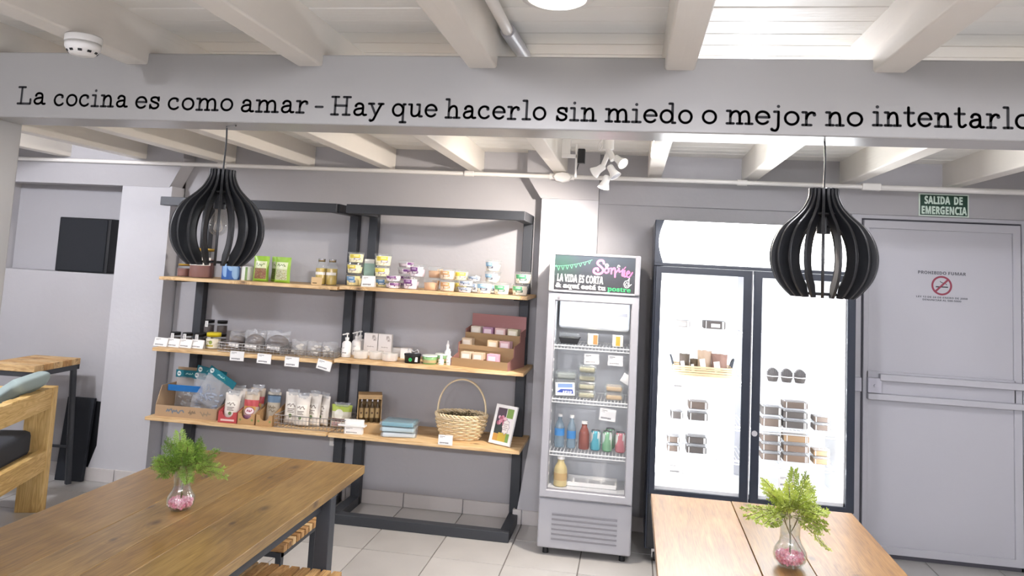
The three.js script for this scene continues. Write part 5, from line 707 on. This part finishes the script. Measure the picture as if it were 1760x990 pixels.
{ // leaning picture frame
  const t = thing('picture_frame', 'white picture frame leaning at the board end beside the wicker basket', 'picture frame', [-0.775, YR3 + 0.004, -4.79], -0.5), W = 0.165, H = 0.24, b = 0.02;
  t.rotation.order = 'YXZ'; t.rotation.x = -0.3;
  obj('frame_border', frame(-W / 2, W / 2, 0, H, -0.008, 0.008, b, b, b, b, 0.002), M.whitePlastic, t);
  const pt = tex(250, 400, (g, w, h) => { g.fillStyle = '#f2eef0'; g.fillRect(0, 0, w, h); g.fillStyle = '#4d3b47'; g.fillRect(0, 0, w * 0.55, h * 0.42); g.fillStyle = '#7ea04a'; g.fillRect(w * 0.58, 0, w * 0.42, h * 0.28); g.fillStyle = '#26322e'; g.fillRect(0, h * 0.42, w * 0.5, h * 0.36); g.fillStyle = '#c2a93c'; g.fillRect(w * 0.3, h * 0.74, w * 0.5, h * 0.26); g.fillStyle = '#bf8f3e'; g.fillRect(0, h * 0.78, w * 0.3, h * 0.22); g.fillStyle = '#77a04e'; g.fillRect(w * 0.78, h * 0.74, w * 0.22, h * 0.26); const r = rng(6); for (let i = 0; i < 16; i++) { g.fillStyle = ['#d68fa2', '#e9bcc6', '#a95a70'][i % 3]; g.beginPath(); g.arc(40 + r() * 100, 110 + r() * 80, 14 + r() * 14, 0, 7); g.fill(); } g.fillStyle = '#f3ece8'; g.strokeStyle = '#5a4850'; g.lineWidth = 4; g.beginPath(); for (let i = 0; i <= 24; i++) { const a = i / 24 * 6.283, q = 1 + 0.13 * Math.cos(a * 8); const p = [w * 0.66 + 52 * q * Math.cos(a), h * 0.55 + 86 * q * Math.sin(a)]; i ? g.lineTo(...p) : g.moveTo(...p); } g.fill(); g.stroke(); g.fillStyle = '#9c8d92'; for (let i = 0; i < 4; i++) g.fillRect(w * 0.52, h * 0.46 + i * 22, 70 - i % 2 * 16, 7); });
  obj('picture_print', quad(W - 2 * b, H - 2 * b, 0, H / 2, 0.002), mat(0xffffff, 0.5, { map: pt }), t); obj('backing', lim(-W / 2 + 0.005, W / 2 - 0.005, 0.005, H - 0.005, -0.008, 0.0), M.kraftDark, t); obj('easel_leg', rbox(0.04, 0.2, 0.004, 0, 0.1, 0, 0.001).rotateX(0.52).translate(0, 0.036, -0.1), M.kraftDark, t);
}

// ================================================================ inside the grey fridge
{
  const Z = -4.75, s1 = 1.192, s2 = 0.878, s3 = 0.572, fl = 0.346;
  { const t = thing('food_tray', 'black tray of dark food on the upper fridge rack', 'tray', [-0.365, s1, Z]); obj('tray_body', lathe([[0, 0], [0.07, 0], [0.088, 0.035], [0.092, 0.036]], 4).rotateY(Math.PI / 4).scale(1, 1, 0.8), M.black, t); obj('tray_food', rbox(0.105, 0.02, 0.085, 0, 0.028, 0, 0.008), mat(0x4a4844, 0.8), t); obj('tray_lid', rbox(0.122, 0.03, 0.1, 0, 0.05, 0, 0.008), M.clearPlastic, t); }
  const ob = (x, l, a, c) => { const t = thing('food_carton', l, 'box', [x, s1, Z], 0.1); obj('carton_body', rbox(0.062, 0.066, 0.05, 0, 0.033, 0, 0.003), mat(0xf1ead8, 0.5), t); obj('orange_panel', [quad(0.026, 0.055, a, 0.033, 0.0256)], mat(c, 0.5), t); obj('white_panel', quad(0.012, 0.05, a - 0.026, 0.033, 0.0257), M.white, t); };
  ob(-0.225, 'white carton with a brownish orange panel in the middle of the fridge rack', 0.014, 0xc98a4a); ob(-0.075, 'white carton with a yellow orange panel at the end of the fridge rack', 0.0, 0xd9a62c);
  priceCard('white price card hanging below the upper fridge rack, over the stacked tubs', -0.222, 1.087, -4.655, 0.088, 0.06, 0.02, undefined, 0.02); priceCard('white price card hanging below the upper fridge rack, over the sandwich packs', -0.082, 1.087, -4.655, 0.088, 0.06, 0.0, undefined, 0.02); priceCard('white price card hanging above the drink cans', -0.118, 0.765, -4.655, 0.096, 0.07, -0.08, undefined, 0.02);
  const clam = (x, y, w, h, z, l, c) => { const t = thing('food_container', l, 'container', [x, y, z], 0.05, 'clear food containers in the grey fridge'); obj('container_body', rbox(w, h, 0.12, 0, h / 2, 0, 0.012), M.clearPlastic, t); obj('food', rbox(w * 0.86, h * 0.6, 0.1, 0, h * 0.36, 0, 0.012), c, t); obj('rim', rbox(w * 1.04, 0.005, 0.128, 0, h * 0.62, 0, 0.002), M.clearPlastic, t); };
  const fA = mat(0xa7a9a0, 0.7), fB = mat(0xb5ad8e, 0.7), fC = mat(0xc8a983, 0.7);
  for (let k = 0; k < 3; k++) clam(-0.375, s2 + k * 0.052, 0.13, 0.05, Z, ['clear container at the bottom of the fridge stack with a blue label', 'clear container in the middle of the stack with a blue label', 'clear container topping the stack with a blue label'][k], fA);
  for (let k = 0; k < 4; k++) clam(-0.25, s2 + k * 0.05, 0.108, 0.048, Z, ['clear container lowest in the stack of four', 'clear container second lowest in the stack of four', 'clear container second from the top in the stack of four', 'clear container topping the stack of four'][k], fB);
  for (let k = 0; k < 2; k++) clam(-0.085, s2 + k * 0.05, 0.112, 0.048, Z, ['lower sandwich container alone at the rack end', 'upper sandwich container of the pair at the rack end'][k], fC);
  { const wt = tex(256, 160, (g, w, h) => { g.fillStyle = '#e8ecf2'; g.fillRect(0, 0, w, h); g.fillStyle = '#7f9cc9'; g.fillRect(30, 10, 200, 50); g.fillStyle = '#2a4aa8'; g.beginPath(); g.moveTo(10, 120); g.lineTo(70, 80); g.lineTo(230, 84); g.lineTo(240, 140); g.closePath(); g.fill(); g.fillStyle = '#f0f2f6'; g.font = 'bold 56px sans-serif'; g.fillText('agua', 92, 132); }); const t = obj('blue_label_card', rbox(0.115, 0.075, 0.002, 0, 0.0375, 0, 0.0005), M.white); t.position.set(-0.372, s2 + 0.012, -4.675); t.rotation.z = 0.06; tag(t, 'blue and white label card before the first container stack', 'label'); const p = obj('print', quad(0.112, 0.072, 0, 0.0375, 0.0014), mat(0xffffff, 0.4, { map: wt }), t); }
  { const t = obj('folded_napkin', rbox(0.07, 0.055, 0.006, 0, 0.0275, 0, 0.002), M.white); t.position.set(-0.022, s2 + 0.1, -4.72); t.rotation.z = -0.5; tag(t, 'white paper leaning on the sandwich containers', 'paper'); }
  const water = mat(0xbfd4e0, 0.12, { transmission: 0.7, thickness: 0 }), blueB = mat(0x3f86c4, 0.4);
  bottle('water_bottle', 'water bottle with a blue band against the fridge wall', 'bottle', -0.402, s3, Z, 0.03, 0.195, 0.012, 0.62, water, M.whitePlastic, 0.016, blueB, [0.36, 0.58]); bottle('water_bottle', 'water bottle with a blue band next to the red drink', 'bottle', -0.33, s3, Z, 0.027, 0.192, 0.012, 0.62, water, M.whitePlastic, 0.016, blueB, [0.3, 0.54]);
  bottle('juice_bottle', 'reddish juice bottle with a white cap', 'bottle', -0.253, s3, Z, 0.032, 0.162, 0.016, 0.6, mat(0xb06a5e, 0.15, { transmission: 0.45, thickness: 0 }), M.whitePlastic, 0.014); bottle('juice_bottle', 'creamy yellow drink bottle alone on the fridge floor', 'bottle', -0.385, fl, Z, 0.04, 0.172, 0.02, 0.62, mat(0xd3c08a, 0.3), M.whitePlastic, 0.016, mat(0xc9a873, 0.5), [0.22, 0.46]);
  const can = (x, y, c, d, l, z = Z) => { const ct = tex(128, 128, (g, w, h) => { g.fillStyle = c; g.fillRect(0, 0, w, h); g.fillStyle = d; g.fillRect(0, 88, w, 30); for (let k = 0; k < 3; k++) squiggle(g, 10 + k * 40, 50, 30, 40, k + 3, '#eef2ee', 5); }); const t = thing('drink_can', l, 'can', [x, y, z]); obj('body', lathe([[0, 0.002], [0.025, 0.0], [0.031, 0.008], [0.031, 0.098], [0.026, 0.112], [0.0265, 0.115]], 24), mat(0xffffff, 0.3, { map: ct, metalness: 0.3 }), t); obj('can_top', [lathe([[0, 0.112], [0.024, 0.112], [0.0262, 0.1165], [0.027, 0.115]].reverse(), 22), rbox(0.014, 0.002, 0.008, 0, 0.114, 0.006, 0.0005)], M.chrome, t); };
  can(-0.184, s3, '#5fb3c4', '#2f7f98', 'teal drink can beside the reddish juice'); can(-0.113, s3, '#8fc29a', '#4f9a66', 'green drink can in front of another green one'); can(-0.1, s3, '#7fb58c', '#3f8a56', 'green drink can half hidden behind its twin', -4.84); can(-0.036, s3, '#d88a92', '#b85a68', 'pink drink can nearest the fridge hinge side');
  { const t = thing('ice_tray', 'low white tray on the fridge floor behind the yellow drink', 'tray', [-0.2, fl, -4.84]); obj('tray_base', rbox(0.3, 0.012, 0.16, 0, 0.006, 0, 0.004), M.whitePlastic, t); obj('tray_rim', [lim(-0.15, 0.15, 0.01, 0.026, 0.075, 0.08), lim(-0.15, 0.15, 0.01, 0.026, -0.08, -0.075)], M.whitePlastic, t); }
}
// ================================================================ inside the double-door cooler
{
  const S = [1.333, 1.048, 0.793, 0.603], fl = 0.426, X = 0.0;
  const dark = [mat(0x4e4844, 0.6), mat(0x5e5046, 0.6), mat(0x7a6452, 0.6), mat(0x957858, 0.6)];
  const pack = (x, y, z, w, h, c, label, group = 'clear dessert packs in the bright cooler') => { const t = thing('dessert_pack', label, 'container', [x, y, z], 0, group); obj('pack_base', rbox(w, h * 0.66, 0.1, 0, h * 0.33, 0, 0.006), c, t); obj('pack_lid', rbox(w * 1.02, h * 0.36, 0.104, 0, h * 0.81, 0, 0.01), M.film, t); obj('white_bands', [quad(0.004, h * 0.6, w * 0.36, h * 0.34, 0.0507), quad(0.004, h * 0.6, w * 0.42, h * 0.34, 0.0507), quad(0.004, h * 0.6, -w * 0.38, h * 0.34, 0.0507)], M.white, t); if (y > 1.2) obj('paper_label', quad(w * 0.4, h * 0.3, w * 0.05, h * 0.28, 0.0506), M.white, t); return t; };
  const Z = -4.8;
  pack(0.3, S[0], Z, 0.1, 0.06, mat(0x8f8a86, 0.6), 'pale pack on the upper rack, close to the cooler wall'); pack(0.492, S[0], Z, 0.128, 0.07, dark[0], 'dark labelled pack on the upper rack of the cooler');
  { const t = thing('handled_tray', 'pale woven tray with dark loop handles in the cooler', 'tray', [0.43, S[1], Z - 0.02]); const wv = mat(0xd7bf98, 0.7); obj('tray_base', rbox(0.33, 0.01, 0.18, 0, 0.008, 0, 0.003), wv, t); for (let k = 0; k < 4; k++) obj('woven_band', [lim(-0.168, 0.168, 0.012 + k * 0.013, 0.023 + k * 0.013, 0.088 + (k % 2) * 0.003, 0.095 + (k % 2) * 0.003, 0.003), lim(-0.168, 0.168, 0.012 + k * 0.013, 0.023 + k * 0.013, -0.095, -0.088, 0.003), lim(-0.172, -0.165, 0.012 + k * 0.013, 0.023 + k * 0.013, -0.092, 0.092, 0.003), lim(0.165, 0.172, 0.012 + k * 0.013, 0.023 + k * 0.013, -0.092, 0.092, 0.003)], wv, t); for (const s of [-1, 1]) obj('handle', tube([[s * 0.168, 0.05, -0.04], [s * 0.178, 0.09, -0.03], [s * 0.185, 0.108, 0], [s * 0.178, 0.09, 0.03], [s * 0.168, 0.05, 0.04]], 0.006, 20, 6), M.charcoal, t); }
  const wrap = (x, z, w, h, c, label, turn = 0) => { const t = thing('wrapped_bread', label, 'bread', [x, S[1] + 0.014, z], turn); obj('bread_body', bagGeo(w, h, 0.07, (x * 1000) | 0, 0.3, 10, 12, 0.006), mat(c, 0.7, { side: THREE.DoubleSide }), t); const lb = obj('paper_label', quad(w * 0.36, h * 0.5, -0.004, h * 0.42, 0.039), M.white, t); lb.rotation.z = 0.15; };
  wrap(0.325, -4.78, 0.062, 0.11, 0x4e4238, 'dark labelled bread bag first in the woven tray'); wrap(0.385, -4.83, 0.05, 0.08, 0x5a4a38, 'small brown bag behind the first bread bag'); wrap(0.445, -4.81, 0.085, 0.135, 0xa58e78, 'tallest tan bread bag in the woven tray'); wrap(0.53, -4.8, 0.095, 0.12, 0x7e5f52, 'reddish brown bread bag by the tray handle', -0.1);
  // ribbed dessert cups
  const rib = (x, label) => { const t = thing('ribbed_cup', label, 'container', [x, S[1], Z], 0, 'ribbed cups on the cooler rack'), w = 0.033; obj('cup_base', lathe([[0, 0], [0.026, 0], [0.034, 0.028]], 20), dark[0], t); const g = []; for (let i = 0; i < 9; i++) g.push(rbox(0.0045, 0.045 * (1 - ((i - 4) / 6) ** 2), 0.05 * (1 - ((i - 4) / 7) ** 2), -0.029 + i * 0.0072, 0.033 + 0.0225 * (1 - ((i - 4) / 6) ** 2), 0, 0.001)); obj('ribbed_lid', g, mat(0x5e5a58, 0.4), t); obj('rim', lathe([[0.03, 0.028], [0.037, 0.029], [0.037, 0.032], [0.03, 0.033]], 20), M.whitePlastic, t); };
  rib(0.838, 'ribbed cup nearest the cooler centre post'); rib(0.918, 'ribbed cup in the middle of three'); rib(0.992, 'ribbed cup farthest from the cooler centre post');
  const stack = (x, y, w, n, hh, cs, word, z = Z) => { for (let k = 0; k < n; k++) pack(x, y + k * (hh + 0.001), z, w, hh, dark[cs[k]], n === 1 ? `single dark pack ${word}` : `dark pack ${['lowest', 'second', 'third', 'highest'][n === 2 && k ? 3 : n === 3 && k === 2 ? 3 : k]} of the stack ${word}`); };
  stack(0.29, S[2], 0.07, 1, 0.062, [0], 'by the cooler wall above the half-filled rack'); stack(0.412, S[2], 0.112, 2, 0.064, [0, 1], 'beside the empty half of the third rack');
  stack(0.275, S[3], 0.07, 2, 0.05, [1, 1], 'by the cooler wall on the lowest rack'); stack(0.408, S[3], 0.115, 2, 0.055, [0, 0], 'near the cooler wall on the lowest rack');
  stack(0.83, S[2], 0.112, 2, 0.066, [1, 0], 'beside the centre post on the third rack'); stack(0.962, S[2], 0.135, 3, 0.055, [0, 0, 1], 'in the middle of the third rack'); stack(1.11, S[2], 0.09, 2, 0.045, [1, 1], 'by the outer wall on the third rack');
  stack(0.83, S[3], 0.108, 3, 0.052, [1, 1, 1], 'beside the centre post on the lowest rack'); stack(0.97, S[3], 0.14, 3, 0.055, [2, 2, 3], 'of brownish packs in the middle of the lowest rack'); stack(1.11, S[3], 0.09, 2, 0.045, [3, 3], 'of caramel packs on the lowest rack');
  priceCard('white price card hanging in the cooler above the fern', 0.905, 0.478, -4.675, 0.09, 0.062, 0, undefined, 0.02); priceCard('white price card hanging low by the cooler wall', 0.288, 0.498, -4.675, 0.085, 0.052, 0, undefined, 0.02); priceCard('white price card hanging under the woven tray', 0.29, 0.985, -4.675, 0.07, 0.05, 0, undefined, 0.02);
}
renderer.render(scene, camera);
